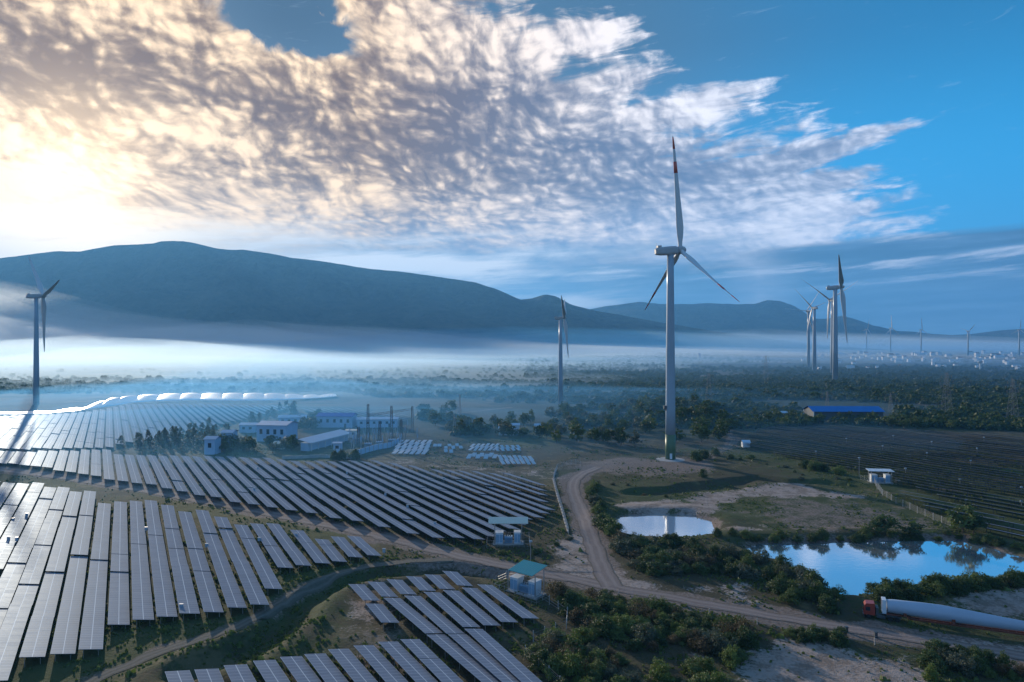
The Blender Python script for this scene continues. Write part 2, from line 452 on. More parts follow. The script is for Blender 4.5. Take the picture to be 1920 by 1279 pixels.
ROAD2 = np.array([wpt(*p) for p in [(1150, 1101), (1132, 1078), (1118, 1040), (1106, 1005), (1095, 975), (1083, 945), (1073, 918), (1075, 902), (1090, 889), (1120, 877)]])
TRACK = np.array([wpt(*p) for p in [(110, 1330), (170, 1276), (250, 1243), (330, 1212), (400, 1190), (460, 1170), (510, 1143), (550, 1113), (590, 1090), (640, 1072), (700, 1060), (770, 1052), (850, 1050)]])
TRACK2 = np.array([wpt(*p) for p in [(1300, 866), (1345, 850), (1370, 836), (1376, 824), (1366, 812), (1362, 795)]])
DITCH = np.array([wpt(*p) for p in [(360, 1262), (440, 1226), (505, 1190), (545, 1150), (585, 1115), (630, 1092), (690, 1078), (760, 1070), (840, 1066), (930, 1078)]])
FIELDTRACK = np.array([wpt(*p) for p in [(845, 782), (868, 774), (905, 770), (960, 764)]])
DITCH2 = np.array([wpt(*p) for p in [(1210, 922), (1290, 914), (1370, 908), (1420, 895), (1480, 903), (1560, 905), (1610, 912)]])
SANDS = []
RX0, RX1 = -330.0, 330.0
def height(X, Y):
    X = np.asarray(X, float); Y = np.asarray(Y, float)
    z = (fbm(X, Y, 26.0, 4, 3)-0.5)*0.9+(fbm(X, Y, 5.0, 3, 9)-0.5)*0.35
    near = np.minimum(np.minimum(dist_line(X, Y, ROAD)-3.6, dist_line(X, Y, ROAD2)-3.0), dist_line(X, Y, TRACK)-2.0)
    k = np.clip(near/5.0, 0, 1); z = z*k
    k = np.clip((np.hypot(X-64.2, Y-276.8)-12)/8, 0, 1); z = z*k
    dd = np.abs(dist_line(X, Y, DITCH)+(fbm(X, Y, 9, 3, 5)-0.5)*3.0)
    z = z-2.0*np.clip(1-(dd/4.2)**2, 0, 1)+0.7*np.exp(-((dd-6.0)/2.0)**2)*np.clip(near/1.5, 0, 1)
    dd = dist_line(X, Y, DITCH2)+(fbm(X, Y, 12, 3, 6)-0.5)*8
    z = z-1.5*np.clip(1-(dd/6.0)**2, 0, 1)
    for P in (POND_S, POND_B):
        s = sdf_poly(X, Y, P)+(fbm(X, Y, 4.0, 3, 8)-0.5)*2.0
        bank = 0.5*np.exp(-((s-5.0)/3.0)**2)
        zz = np.where(s < 0, WZ-0.05-np.clip(-s*0.3, 0, 2.0), np.minimum(WZ+s*0.5, 9))
        z = np.where(s < 12, np.minimum(z+bank, zz), z+bank)
    far = np.clip((np.hypot(X, Y)-380)/300, 0, 1)
    z = z*(1-far)+far*(fbm(X, Y, 300.0, 3, 2)-0.5)*1.5
    return z
def H1(x, y): return float(height(np.array([x]), np.array([y]))[0])

def axis(lo, hi, d, glo, ghi, n):
    mid = np.arange(lo, hi+d, d)
    g = np.geomspace(1, 1+abs(ghi-hi)/d/3, n)-1; up = hi+d+g*(ghi-hi-d)/g[-1]
    g = np.geomspace(1, 1+abs(lo-glo)/d/3, n)-1; dn = lo-d-g*(lo-d-glo)/g[-1]
    return np.concatenate([dn[::-1], mid, up])
def make_ground():
    ax = axis(RX0, RX1, 1.25, -16000, 16000, 70)
    ay = np.concatenate([np.linspace(-9000, 40, 20), np.arange(60, 300, 0.9), np.arange(300, 520, 2.2), np.geomspace(522, 16000, 110)])
    X, Y = np.meshgrid(ax, ay); x = X.ravel(); y = Y.ravel()
    z = height(x, y)
    V = np.stack([x, y, z], 1)
    nx, ny = len(ax), len(ay)
    idx = np.arange(nx*ny).reshape(ny, nx)
    Q = np.stack([idx[:-1, :-1].ravel(), idx[:-1, 1:].ravel(), idx[1:, 1:].ravel(), idx[1:, :-1].ravel()], 1)
    m, nt, b = newmat('earth_and_grass')
    me = np_mesh('ground', V, Q, m, smooth=True)
    # soil map: r sand, g packed dirt, b grass
    sand = np.zeros(len(x)); dirt = np.zeros(len(x)); grass = np.full(len(x), 0.5)
    wob = (fbm(x, y, 9.0, 4, 21)-0.5)
    def patch(pts, arr,  soft=5.0, amp=14.0, val=1.0):
        s = sdf_poly(x, y, poly_w(pts))+wob*amp; SANDS.append(pts)
        np.maximum(arr, val*np.clip(0.5-s/soft, 0, 1), out=arr)
    patch([(1150, 958), (1170, 944), (1250, 938), (1290, 944), (1300, 956), (1230, 962)], sand, 6, 12, 0.9)
    patch([(1290, 958), (1300, 938), (1350, 922), (1420, 916), (1425, 930), (1350, 945), (1325, 962)], sand, 6, 14, 1.0)
    patch([(1415, 928), (1430, 912), (1500, 908), (1540, 926), (1480, 932)], sand, 5, 12, 1.0)
    patch([(1550, 930), (1570, 922), (1640, 934), (1600, 936)], sand, 4, 10, 0.9)
    patch([(1340, 1006), (1350, 990), (1420, 982), (1445, 998), (1400, 1010)], sand, 6, 12, 0.7)
    patch([(1420, 1279), (1400, 1215), (1450, 1198), (1540, 1210), (1620, 1232), (1720, 1240), (1760, 1330), (1400, 1330)], sand, 9, 16, 0.95)
    patch([(1770, 1142), (1800, 1118), (1960, 1110), (1990, 1150), (1900, 1168), (1820, 1150)], sand, 8, 12, 0.85)
    patch([(1780, 1192), (1960, 1210), (1980, 1245), (1850, 1235)], sand, 6, 10, 0.6)
    patch([(1030, 1062), (1040, 1025), (1075, 1000), (1105, 1010), (1118, 1070), (1080, 1078)], sand, 6, 10, 0.8)
    patch([(1100, 1090), (1130, 1060), (1170, 1075), (1260, 1098), (1290, 1118), (1200, 1110)], sand, 6, 9, 0.7)
    patch([(1230, 1095), (1340, 1090), (1420, 1110), (1400, 1130), (1290, 1120)], sand, 6, 12, 0.45)
    patch([(640, 1180), (650, 1130), (700, 1120), (740, 1150), (700, 1180)], sand, 5, 9, 0.55)
    patch([(700, 868), (760, 862), (860, 874), (1040, 880), (1040, 900), (860, 884)], sand, 12, 16, 0.45)
    patch([(1270, 1230), (1240, 1205), (1320, 1225), (1340, 1250)], sand, 4, 8, 0.6)
    # around the tall turbine: packed grey earth
    s = np.hypot((x-52)/1.5, (y-262))-20+wob*16
    dirt = np.maximum(dirt, 0.75*np.clip(0.5-s/14, 0, 1))
    for P, w, v in ((ROAD, 4.4, 0.9), (ROAD2, 4.2, 0.9), (TRACK, 2.6, 0.6), (TRACK2, 3.0, 0.8), (FIELDTRACK, 3.5, 0.8)):
        s = dist_line(x, y, P)-w+wob*5
        dirt = np.maximum(dirt, v*np.clip(0.5-s/3.0, 0, 1))
    dirt = np.maximum(dirt, 0.4*np.clip(0.5-(sdf_poly(x, y, poly_w([(600, 1210), (640, 1110), (700, 1085), (780, 1180), (900, 1240), (700, 1290)]))+wob*20)/8, 0, 1))
    dirt = np.maximum(dirt, 0.5*np.clip(0.5-(sdf_poly(x, y, poly_w([(1350, 960), (1450, 935), (1700, 950), (1780, 1000), (1500, 1000)]))+wob*20)/12, 0, 1))
    grass = np.clip(0.5+(fbm(x, y, 40.0, 4, 31)-0.5)*2.4, 0, 1)
    for PP in (POND_S, POND_B): dirt = np.maximum(dirt, 0.75*np.clip(1-(np.abs(sdf_poly(x, y, PP))+wob*6)/4.0, 0, 1))
    rb = np.clip(0.5-sdf_poly(x, y, poly_w([(1385, 846), (1400, 806), (1560, 796), (2100, 815), (2100, 1100), (1700, 930)]))/10, 0, 1)
    grass = np.maximum(grass, rb*1.15)
    col_ = np.stack([sand, dirt, grass, np.ones(len(x))], 1).astype(np.float32)
    at = me.color_attributes.new('soil', 'FLOAT_COLOR', 'POINT'); at.data.foreach_set('color', col_.ravel())
    # material
    p = objco(nt)
    an = nt.nodes.new('ShaderNodeVertexColor'); an.layer_name = 'soil'
    r, g, bl = sep(nt, S(nt, an.outputs[0]))
    px, py, pz = sep(nt, p)
    n0 = noise(nt, p, 0.035, 5.0, 0.6); n1 = noise(nt, p, 0.22, 6.0, 0.65); n2 = noise(nt, p, 1.6, 4.0, 0.65); n3 = noise(nt, p, 7.0, 3.0, 0.6)
    mixn = (n1-0.5)*1.3+(n2-0.5)*0.9+(n3-0.5)*0.5
    g1 = mixc(nt, (bl+mixn*1.6).ss(0.15, 0.85), (0.062, 0.056, 0.034), (0.056, 0.074, 0.028))
    g1 = mixc(nt, (n2*0.6+n1*0.4).ss(0.52, 0.66), g1, (0.028, 0.040, 0.014))
    g1 = mixc(nt, (n0+(n1-0.5)*0.8).ss(0.54, 0.68), g1, (0.125, 0.105, 0.055))
    g1 = mixc(nt, (g+mixn*0.8).ss(0.3, 0.62), g1, mixc(nt, n2.ss(0.4, 0.6), (0.15, 0.115, 0.095), (0.22, 0.175, 0.15)))
    g1 = mixc(nt, (r+mixn*1.1).ss(0.32, 0.58), g1, mixc(nt, (n1+(n2-0.5)*0.6).ss(0.36, 0.62), (0.20, 0.155, 0.125), (0.35, 0.285, 0.25)))
    # the far plain: fields and scrub
    sc = vec(nt, px*1.0, py*0.55, 0.0)
    vn = nt.nodes.new('ShaderNodeTexVoronoi'); nt.links.new(vadd(nt, sc, vscale(nt, noise(nt, p, 0.01, 2, 0.5, col_=True), 40.0)).s, vn.inputs['Vector']); vn.inputs['Scale'].default_value = 0.0075
    cell, cell2, _ = sep(nt, S(nt, vn.outputs['Color']))
    f0 = noise(nt, p, 0.006, 6.0, 0.65); f1 = noise(nt, p, 0.03, 5.0, 0.65); f2 = noise(nt, vec(nt, px*0.4, py*1.6, 0.0), 0.012, 4.0, 0.6)
    field = mixc(nt, cell, (0.036, 0.044, 0.024), (0.090, 0.078, 0.050))
    field = mixc(nt, cell2.ss(0.80, 0.86), field, (0.20, 0.17, 0.13))
    field = mixc(nt, (f1*0.5+f2*0.5+(f0-0.5)*0.7).ss(0.46, 0.56), field, (0.024, 0.036, 0.016))
    pale = ((py-1900.0).ss(0.0, 500.0))*(1.0-(py-3600.0).ss(0.0, 700.0))
    field = mixc(nt, pale*(f2+(f0-0.5)).ss(0.36, 0.52)*0.75, field, (0.34, 0.29, 0.22))
    dfar = (px*px+py*py).sqrt()
    cfin = mixc(nt, (dfar+(n0-0.5)*160.0).ss(300.0, 430.0), g1, field)
    nt.links.new(cfin.s, b.inputs['Base Color'])
    b.inputs['Roughness'].default_value = 0.95; b.inputs['Specular IOR Level'].default_value = 0.15
    bp = nt.nodes.new('ShaderNodeBump'); bp.inputs['Strength'].default_value = 0.9; bp.inputs['Distance'].default_value = 0.5
    hh = n2*0.6+n3*0.3+n1*0.6; nt.links.new(hh.s, bp.inputs['Height']); nt.links.new(bp.outputs[0], b.inputs['Normal'])
    o = link('ground', me); tag(o, kind='structure')
make_ground()

def ribbon(name, P, w, mat, dz, edge=0.5, seed=0, step=1.2):
    pts = []
    for a, b in zip(P, P[1:]):
        n = max(1, int(np.hypot(*(b-a))/step))
        for k in range(n): pts.append(a+(b-a)*k/n)
    pts.append(P[-1]); pts = np.array(pts)
    # smooth the corners
    for _ in range(12): pts[1:-1] = (pts[:-2]+pts[1:-1]*2+pts[2:])/4
    t = np.gradient(pts, axis=0); t /= np.hypot(t[:, 0], t[:, 1])[:, None]+1e-9
    nrm = np.stack([t[:, 1], -t[:, 0]], 1)
    s = np.arange(len(pts))
    if isinstance(w, tuple):
        f = np.clip(np.interp(s/len(s), w[0], w[1]), 1, 20); w = f
    wl = w/2+(fbm(s*step, s*0+seed, 3.0, 3, seed)-0.5)*edge*2; wr = w/2+(fbm(s*step, s*0+seed+50, 3.0, 3, seed+7)-0.5)*edge*2
    K = 7; rows = []
    for k in range(K):
        u = k/(K-1)
        q = pts+nrm*(-wl*(1-u)+wr*u)[:, None]
        rows.append(np.concatenate([q, (height(q[:, 0], q[:, 1])+dz)[:, None]], 1))
    V = np.stack(rows, 1).reshape(-1, 3); n = len(pts)
    idx = np.arange(n*K).reshape(n, K)
    Q = np.stack([idx[:-1, :-1].ravel(), idx[:-1, 1:].ravel(), idx[1:, 1:].ravel(), idx[1:, :-1].ravel()], 1)
    uu = np.tile(np.linspace(0, 1, K), n); vv = np.repeat(s*step, K)
    uv = np.stack([uu[Q.ravel()], vv[Q.ravel()]], 1)
    me = np_mesh(name, V, Q, mat, True, uv)
    return tag(link(name, me), kind='structure')
def roadmat(name, c0, c1, rut):
    m, nt, b = newmat(name); p = objco(nt)
    uvn = nt.nodes.new('ShaderNodeUVMap'); u, v, _ = sep(nt, S(nt, uvn.outputs[0]))
    n1 = noise(nt, p, 0.3, 5.0, 0.65); n2 = noise(nt, p, 2.5, 4.0, 0.65)
    t = ((u-0.30).abs()).mn((u-0.70).abs())
    ru = (1.0-(t+(n1-0.5)*0.12).ss(0.03, 0.13))
    c = mixc(nt, ((n1-0.5)*1.4+(n2-0.5)*1.1+0.5).clamp(), c0, c1)
    c = mixc(nt, ru*0.5, c, rut)
    ed = ((u-0.5).abs()+(n2-0.5)*0.25+(n1-0.5)*0.2).ss(0.38, 0.5)
    c = mixc(nt, ed*0.7, c, (0.085, 0.075, 0.05))
    nt.links.new(c.s, b.inputs['Base Color']); b.inputs['Roughness'].default_value = 0.95; b.inputs['Specular IOR Level'].default_value = 0.15
    bp = nt.nodes.new('ShaderNodeBump'); bp.inputs['Strength'].default_value = 0.6; bp.inputs['Distance'].default_value = 0.2
    nt.links.new(n2.s, bp.inputs['Height']); nt.links.new(bp.outputs[0], b.inputs['Normal'])
    return m
RM = roadmat('packed_dirt', (0.16, 0.125, 0.11), (0.25, 0.20, 0.18), (0.30, 0.245, 0.22))
RM2 = roadmat('grey_dirt', (0.085, 0.078, 0.062), (0.15, 0.135, 0.11), (0.19, 0.17, 0.145))
ribbon('dirt_road', ROAD, ((0, .35, .6, 1), (7.5, 7.0, 4.4, 3.4)), RM, 0.05, 0.7, 1)
ribbon('dirt_road', ROAD2, 4.4, RM, 0.06, 0.6, 2)
ribbon('dirt_track', TRACK, 2.6, RM2, 0.05, 0.8, 3)
ribbon('dirt_track', TRACK2, 3.2, RM2, 0.05, 0.6, 4)
ribbon('dirt_track', FIELDTRACK, 5.0, RM2, 0.08, 0.8, 5)

# water
def make_water():
    m, nt, b = newmat('pond_water'); p = objco(nt)
    n1 = noise(nt, p, 0.9, 4.0, 0.6); n2 = noise(nt, p, 0.05, 2.0, 0.5)
    b.inputs['Base Color'].default_value = (0.80, 0.84, 0.88, 1)
    b.inputs['Roughness'].default_value = 0.06; b.inputs['IOR'].default_value = 1.33
    b.inputs['Metallic'].default_value = 0.88
    b.inputs['Specular IOR Level'].default_value = 0.5
    bp = nt.nodes.new('ShaderNodeBump'); bp.inputs['Strength'].default_value = 0.16; bp.inputs['Distance'].default_value = 0.05
    nt.links.new((n1*(n2.ss(0.4, 0.6)+0.3)).s, bp.inputs['Height']); nt.links.new(bp.outputs[0], b.inputs['Normal'])
    for P in (POND_S, POND_B):
        c = P.mean(0); Q = c+(P-c)*1.0
        # push the outline outwards so that the banks cut it
        out = []
        for i in range(len(P)):
            t = P[(i+1) % len(P)]-P[i-1]; nn = np.array([t[1], -t[0]])/np.hypot(*t)
            if (P[i]+nn-c)@(P[i]+nn-c) < (P[i]-nn-c)@(P[i]-nn-c): nn = -nn
            out.append(P[i]+nn*2.2)
        mb = MB(); mb.v = [(q[0], q[1], WZ) for q in out]; mb.f = [tuple(range(len(out)))]
        o = mb.build('pond_water', m); tag(o, kind='structure')
        if o.data.polygons[0].normal.z < 0: o.data.flip_normals()
make_water()

# ------------------------------------------------------------------ mountains
def mountain(name, ridge, Yr, depth, foot, seed, mat, step=40.0):
    """ridge: (px,py) of the skyline; the crest stands Yr away"""
    rx = np.array([(p[0]-960)/F*Yr for p in ridge]); rz = np.array([CAMZ+(HZ-p[1])/F*Yr for p in ridge])
    xs = np.arange(rx[0], rx[-1], step); nd = 70
    ts = np.linspace(-1, 1, nd)
    X, T = np.meshgrid(xs, ts)
    zr = np.interp(X, rx, rz)
    zr = np.maximum(zr+(fbm(X, X*0, 260, 4, seed)-0.5)*16*(Yr/4500), 5)
    Yo = Yr+np.where(T < 0, T*depth, T*depth*0.9)+(fbm(X, T*0, 900, 3, seed+3)-0.5)*500
    prof = np.where(T < 0, (1+T)**1.25, (1-T)**1.2)
    gul = np.abs(fbm(X+T*500, Yo*0.35, 520, 5, seed+5)-0.5)*2
    gul2 = np.abs(fbm(X-T*300, Yo*0.5, 210, 4, seed+8)-0.5)*2
    wgt = np.clip(np.abs(T)*3.0, 0, 1)
    Z = zr*prof*(1-0.42*(gul)*wgt-0.16*gul2*wgt*1.0)-foot
    V = np.stack([X.ravel(), Yo.ravel(), Z.ravel()], 1)
    ny, nx = X.shape; idx = np.arange(nx*ny).reshape(ny, nx)
    Q = np.stack([idx[:-1, :-1].ravel(), idx[:-1, 1:].ravel(), idx[1:, 1:].ravel(), idx[1:, :-1].ravel()], 1)
    return tag(link(name, np_mesh(name, V, Q, mat, True)), kind='structure')
def mtmat():
    m, nt, b = newmat('forested_slope'); p = objco(nt)
    n1 = noise(nt, p, 0.003, 6.0, 0.65); n2 = noise(nt, p, 0.02, 5.0, 0.65)
    c = mixc(nt, ((n1-0.5)*1.8+(n2-0.5)*1.4+0.5).clamp(), (0.018, 0.026, 0.020), (0.10, 0.105, 0.075))
    nt.links.new(c.s, b.inputs['Base Color']); b.inputs['Roughness'].default_value = 1.0; b.inputs['Specular IOR Level'].default_value = 0.05
    bp = nt.nodes.new('ShaderNodeBump'); bp.inputs['Strength'].default_value = 1.0; bp.inputs['Distance'].default_value = 45.0
    nt.links.new(n2.s, bp.inputs['Height']); nt.links.new(bp.outputs[0], b.inputs['Normal'])
    return m
MT = mtmat()
mountain('mountain', [(-700, 560), (-400, 520), (-200, 496), (0, 480), (60, 472), (105, 466), (160, 467), (215, 456), (285, 449), (300, 445), (350, 448), (420, 462), (480, 468), (560, 482), (640, 489), (700, 497), (760, 504), (830, 515), (890, 524), (930, 537), (975, 557), (1000, 555),
          (1022, 549), (1040, 553), (1070, 568), (1110, 577), (1170, 590), (1240, 604), (1330, 618), (1430, 632), (1500, 640)], 4600, 1500, 6, 41, MT, 25.0)
mountain('mountain', [(900, 612), (1000, 592), (1100, 577), (1150, 570), (1200, 564), (1260, 567), (1330, 566), (1380, 569), (1415, 566), (1440, 560), (1465, 562), (1490, 572), (1515, 588), (1530, 597), (1560, 596), (1590, 590), (1610, 595), (1650, 609), (1700, 618), (1760, 624), (1830, 627), (1870, 620),
          (1920, 616), (2000, 612), (2150, 606), (2300, 615), (2600, 620)], 7200, 1700, 6, 57, MT, 40.0)

# ------------------------------------------------------------------ haze and mist
def volmat(name, dens, c, aniso):
    m = bpy.data.materials.new(name); m.use_nodes = True; nt = m.node_tree; nt.nodes.clear()
    o = nt.nodes.new('ShaderNodeOutputMaterial'); v = nt.nodes.new('ShaderNodeVolumePrincipled')
    v.inputs['Color'].default_value = (*c, 1); v.inputs['Density'].default_value = dens; v.inputs['Anisotropy'].default_value = aniso
    nt.links.new(v.outputs[0], o.inputs['Volume']); return m
def make_haze():
    mb = MB(); mb.box(-14000, 14000, -3000, 12500, -45, 900)
    tag(mb.build('haze', volmat('haze_air', HAZE_D, HAZE_C, 0.3)), kind='stuff')
    rnd = random.Random(5)
    mats = {}
    def bank(X, Y, a, b, h, dens, rz=0.0, c=MIST_C):
        key = (round(dens*1e5), c)
        if key not in mats: mats[key] = volmat('mist_air', dens, c, 0.5)
        B = MB(); n, k = 56, 18
        for j in range(k+1):
            q = (j/k)**1.3; z = h*(1-q)**2.3
            for i in range(n):
                ph = 2*math.pi*i/n; w = 1+0.12*math.sin(3*ph+X)+0.08*math.sin(5*ph+Y)+0.06*math.sin(11*ph+h)
                wz = 1+(0.22*math.sin(9*ph+h+6*q)+0.16*math.sin(17*ph-9*q+a)+0.2*math.sin(14*q+X))*min(1, q*3)*(1-q)
                B.v.append((a*w*q*math.cos(ph), b*w*q*math.sin(ph), max(0, z*wz)))
        for j in range(k):
            for i in range(n): B.f.append((j*n+i, (j+1)*n+i, (j+1)*n+(i+1) % n, j*n+(i+1) % n))
        m0 = len(B.v)
        B.v += [(B.v[k*n+i][0], B.v[k*n+i][1], -9) for i in range(n)]
        for i in range(n): B.f.append((k*n+i, m0+i, m0+(i+1) % n, k*n+(i+1) % n))
        B.f.append(tuple(m0+i for i in range(n))[::-1])
        o = B.build('mist', mats[key], None, (X, Y, 4), rz, True); tag(o, kind='stuff')
    for args in MIST: bank(*args)
HAZE_D = 0.00009; HAZE_C = (0.17, 0.51, 0.95)
MIST_C = (0.93, 0.97, 1.0); BL = (0.11, 0.48, 0.93); BW = (0.66, 0.84, 1.0)
MIST = [(0, 2900, 6500, 2300, 110, 0.0004, 0, BL), (-2500, 2900, 3200, 1500, 340, 0.0012), (-1000, 2600, 3300, 1300, 130, 0.0012), (400, 3500, 6500, 1500, 110, 0.0007, 0, BW),
        (-1100, 1750, 1700, 950, 60, 0.0018, 0, BW), (-1900, 2500, 1500, 900, 150, 0.0014), (-3000, 3000, 2600, 1100, 280, 0.0008),
        (-560, 1150, 900, 520, 46, 0.0022, 0, BW), (1600, 4400, 5600, 1000, 130, 0.0010, 0, BW), (-150, 470, 420, 290, 40, 0.0019, 0, (0.16, 0.50, 0.94)), (-120, 370, 220, 110, 20, 0.0016, 0, BL), (200, 1150, 1700, 700, 44, 0.0007, 0, (0.30, 0.60, 0.95))]
make_haze()

# ------------------------------------------------------------------ wind turbines
def blade_mesh(L, chord, red):
    """blade along +Z from the hub, chord in X, thickness in Y"""
    segs = [(0.0, .040, 1.0, 0), (0.03, .040, 1.0, 0), (0.07, .045, .75, 18), (0.13, .064, .42, 17), (0.20, .073, .30, 14), (0.30, .064, .25, 10), (0.45, .050, .21, 6), (0.60, .040, .19, 3), (0.67, .035, .18, 2), (0.77, .029, .17, 1),
            (0.88, .022, .16, 0), (0.95, .015, .15, 0), (0.985, .009, .15, 0), (1.0, .002, .15, 0)]
    n = 14; V = []; rings = []
    def prof(c, th, tw, z, bend):
        r = []
        for k in range(n):
            a = 2*math.pi*k/n; ex = math.cos(a); ey = math.sin(a)
            x = c*(0.5*ex)+c*0.18*(1-th); y = 0.5*c*th*ey*(1.0 if th > .9 else (0.75+0.35*ex if ex < 0 else 1-0.55*ex) if False else (1-0.35*(ex > 0)*ex))
            t = R_(tw); V.append((x*math.cos(t)-y*math.sin(t), x*math.sin(t)+y*math.cos(t)+bend, z)); r.append(len(V)-1)
        return r
    for s, c, th, tw in segs: rings.append(prof(c*L*chord, th, tw, s*L, 0.028*L*s*s))
    def faces(i0, i1, cap0, cap1):
        f = []
        for a, b in zip(rings[i0:i1], rings[i0+1:i1+1]):
            for k in range(n): f.append((a[k], a[(k+1) % n], b[(k+1) % n], b[k]))
        if cap0: f.append(tuple(rings[i0][::-1]))
        if cap1: f.append(tuple(rings[i1]))
        return f
    def mk(name, i0, i1, mat, off=0.0):
        f = faces(i0, i1, True, True); used = sorted({q for x_ in f for q in x_}); mp = {q: k for k, q in enumerate(used)}
        vv = []
        for q in used:
            ring = V[(q//n)*n:(q//n)*n+n]; c = Vector((sum(p[0] for p in ring)/n, sum(p[1] for p in ring)/n, V[q][2])); d = Vector(V[q])-c
            vv.append(tuple(c+d*(1+off)+(d.normalized()*0.02 if off else Vector((0, 0, 0)))))
        me = bpy.data.meshes.new(name); me.from_pydata(vv, [], [tuple(mp[q] for q in x_) for x_ in f]); me.materials.append(mat)
        me.polygons.foreach_set('use_smooth', [len(p.vertices) == 4 for p in me.polygons]); me.update(); return me
    b = mk('blade', 0, 13, M['blade_white'])
    return b, ([mk('red_band', 8, 9, M['red_paint'], .03), mk('red_band', 10, 12, M['red_paint'], .03)] if red else [])
def turbine(base, H, RB, phi, theta, label, group=None, r0=2.0, r1=1.25, red=False, detail=False, tilt=5.0, pitch=-105.0, chord=1.0, tip_dark=False, hlen=4.2):
    x, y = base
    z0 = H1(x, y)-0.3
    root = empty('wind_turbine', (x, y, z0)); tag(root, label, 'wind turbine', group)
    mb = MB(); zt = H-z0-1.6
    if detail:
        mb.lathe([(r0, 10.5), (r0*0.97, zt*0.25), (r0*0.86, zt*0.55), (r1*1.08, zt*0.85), (r1, zt)], 32)
        gb = MB(); gb.lathe([(r0*1.03, 0.4), (r0*1.03, 10.47)], 32); gb.build('tower_base_band', M['green_paint'], root, smooth=True)
        for k in range(1, 4): pass
        d = MB(); d.cbox((-0.25, -r0*1.03-0.02, 1.9), (0.95, 0.16, 2.2)); d.build('door', M['cabinet'], root)
        d = MB(); d.cbox((-r0-0.35, -0.6, 21.5), (0.9, 1.1, 1.4)); d.cbox((-r0-0.1, -0.6, 20.5), (0.3, 0.3, 0.7)); d.build('control_box', M['dark_steel'], root)
        f = MB(); f.lathe([(7.5, -0.4), (7.0, 0.15), (4.6, 0.42), (r0*1.1, 0.5)], 36); f.build('foundation', M['concrete'], root)
    else:
        mb.lathe([(r0, 0), (r0*0.9, zt*0.35), (r1*1.12, zt*0.8), (r1, zt)], 20)
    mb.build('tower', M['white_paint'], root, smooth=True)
    # heading frame: local X is the rotor axis
    hd = Matrix.Translation((0, 0, H-z0)) @ Matrix.Rotation(math.pi/2-R_(phi), 4, 'Z') @ Matrix.Rotation(-R_(tilt), 4, 'Y')
    s = RB/46.0
    nb = MB()
    prof = [(-6.6, .75, .9), (-6.2, 1.25, 1.35), (-4.0, 1.6, 1.65), (0.0, 1.75, 1.8), (2.2, 1.65, 1.7), (2.9, 1.35, 1.4)]
    rings = []
    for px_, w, h in prof:
        r = []
        for k in range(12):
            a = 2*math.pi*(k+.5)/12; cx = math.copysign(abs(math.cos(a))**.55, math.cos(a)); cz = math.copysign(abs(math.sin(a))**.55, math.sin(a))
            p = hd @ Vector((px_*s, w*cx*s, h*cz*s)); r.append(len(nb.v)); nb.v.append(tuple(p))
        rings.append(r)
    for a, b in zip(rings, rings[1:]):
        for k in range(12): nb.f.append((a[k], a[(k+1) % 12], b[(k+1) % 12], b[k]))
    nb.f.append(tuple(rings[0][::-1])); nb.f.append(tuple(rings[-1]))
    nb.box(-5.6*s, -4.0*s, -.8*s, .8*s, 1.5*s, 2.3*s, hd); nb.box(-6.0*s, -5.9*s, -.05*s, .05*s, 1.3*s, 3.4*s, hd)
    nb.build('nacelle', M['nacelle_paint'], root, smooth=False)
    hb = MB(); A = hd @ Matrix.Rotation(math.pi/2, 4, 'Y')
    hb.lathe([(1.35*s, 3.0*s), (1.6*s, 3.6*s), (1.6*s, 5.2*s), (1.2*s, 6.2*s), (.5*s, 6.8*s), (.05*s, 6.95*s)], 20, A)
    hb.build('hub', M['nacelle_paint'], root, smooth=True)
    bm_, rm_ = blade_mesh(RB, chord, red)
    for k in range(3):
        th = R_(theta+120*k)
        Mt = hd @ Matrix.Translation((4.4*s, 0, 0)) @ Matrix.Rotation(th, 4, 'X') @ Matrix.Rotation(R_(90+pitch), 4, 'Z')
        b = link('blade', bm_, root); b.matrix_local = Mt
        for r_ in rm_: link('red_band', r_, b)
    return root
# x = right, heading phi measured from +Y towards +X, theta from the vertical (turns towards the near side)
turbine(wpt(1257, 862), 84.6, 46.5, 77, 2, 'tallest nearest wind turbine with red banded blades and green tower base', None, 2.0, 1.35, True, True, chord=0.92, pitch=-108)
turbine(wpt(68, 757), 82.5, 46, 42, -41, 'lone wind turbine in the bright mist at the left edge above the solar field', None, 2.1, 1.3, chord=1.15)
turbine(wpt(1051, 767), 64.4, 29, 97, 62, 'small dark wind turbine standing behind the tree belt, below the pointed mountain knoll', None, 1.75, 1.1, chord=1.2)
G = 'wind turbines clustered right of the tall one'
turbine(wpt(1566, 717), 110.5, 66, 116, 63, 'nearest and tallest of the four clustered wind turbines, one blade hanging down', G, 3.2, 2.2, chord=1.15)
turbine(wpt(1561, 704), 105.8, 56, -17, 61, 'clustered wind turbine partly hidden behind the tallest tower, blades spread in a V', G, 3.0, 2.0, chord=1.2)
turbine(wpt(1527, 698), 99.3, 47, -17, -49, 'second wind turbine from the left in the cluster, two blades raised in a V', G, 3.1, 2.0)
turbine(wpt(1516, 690), 101.8, 47, -17, 36, 'leftmost and farthest wind turbine of the cluster', G, 2.8, 1.9)
G = 'tiny wind turbines on the horizon'
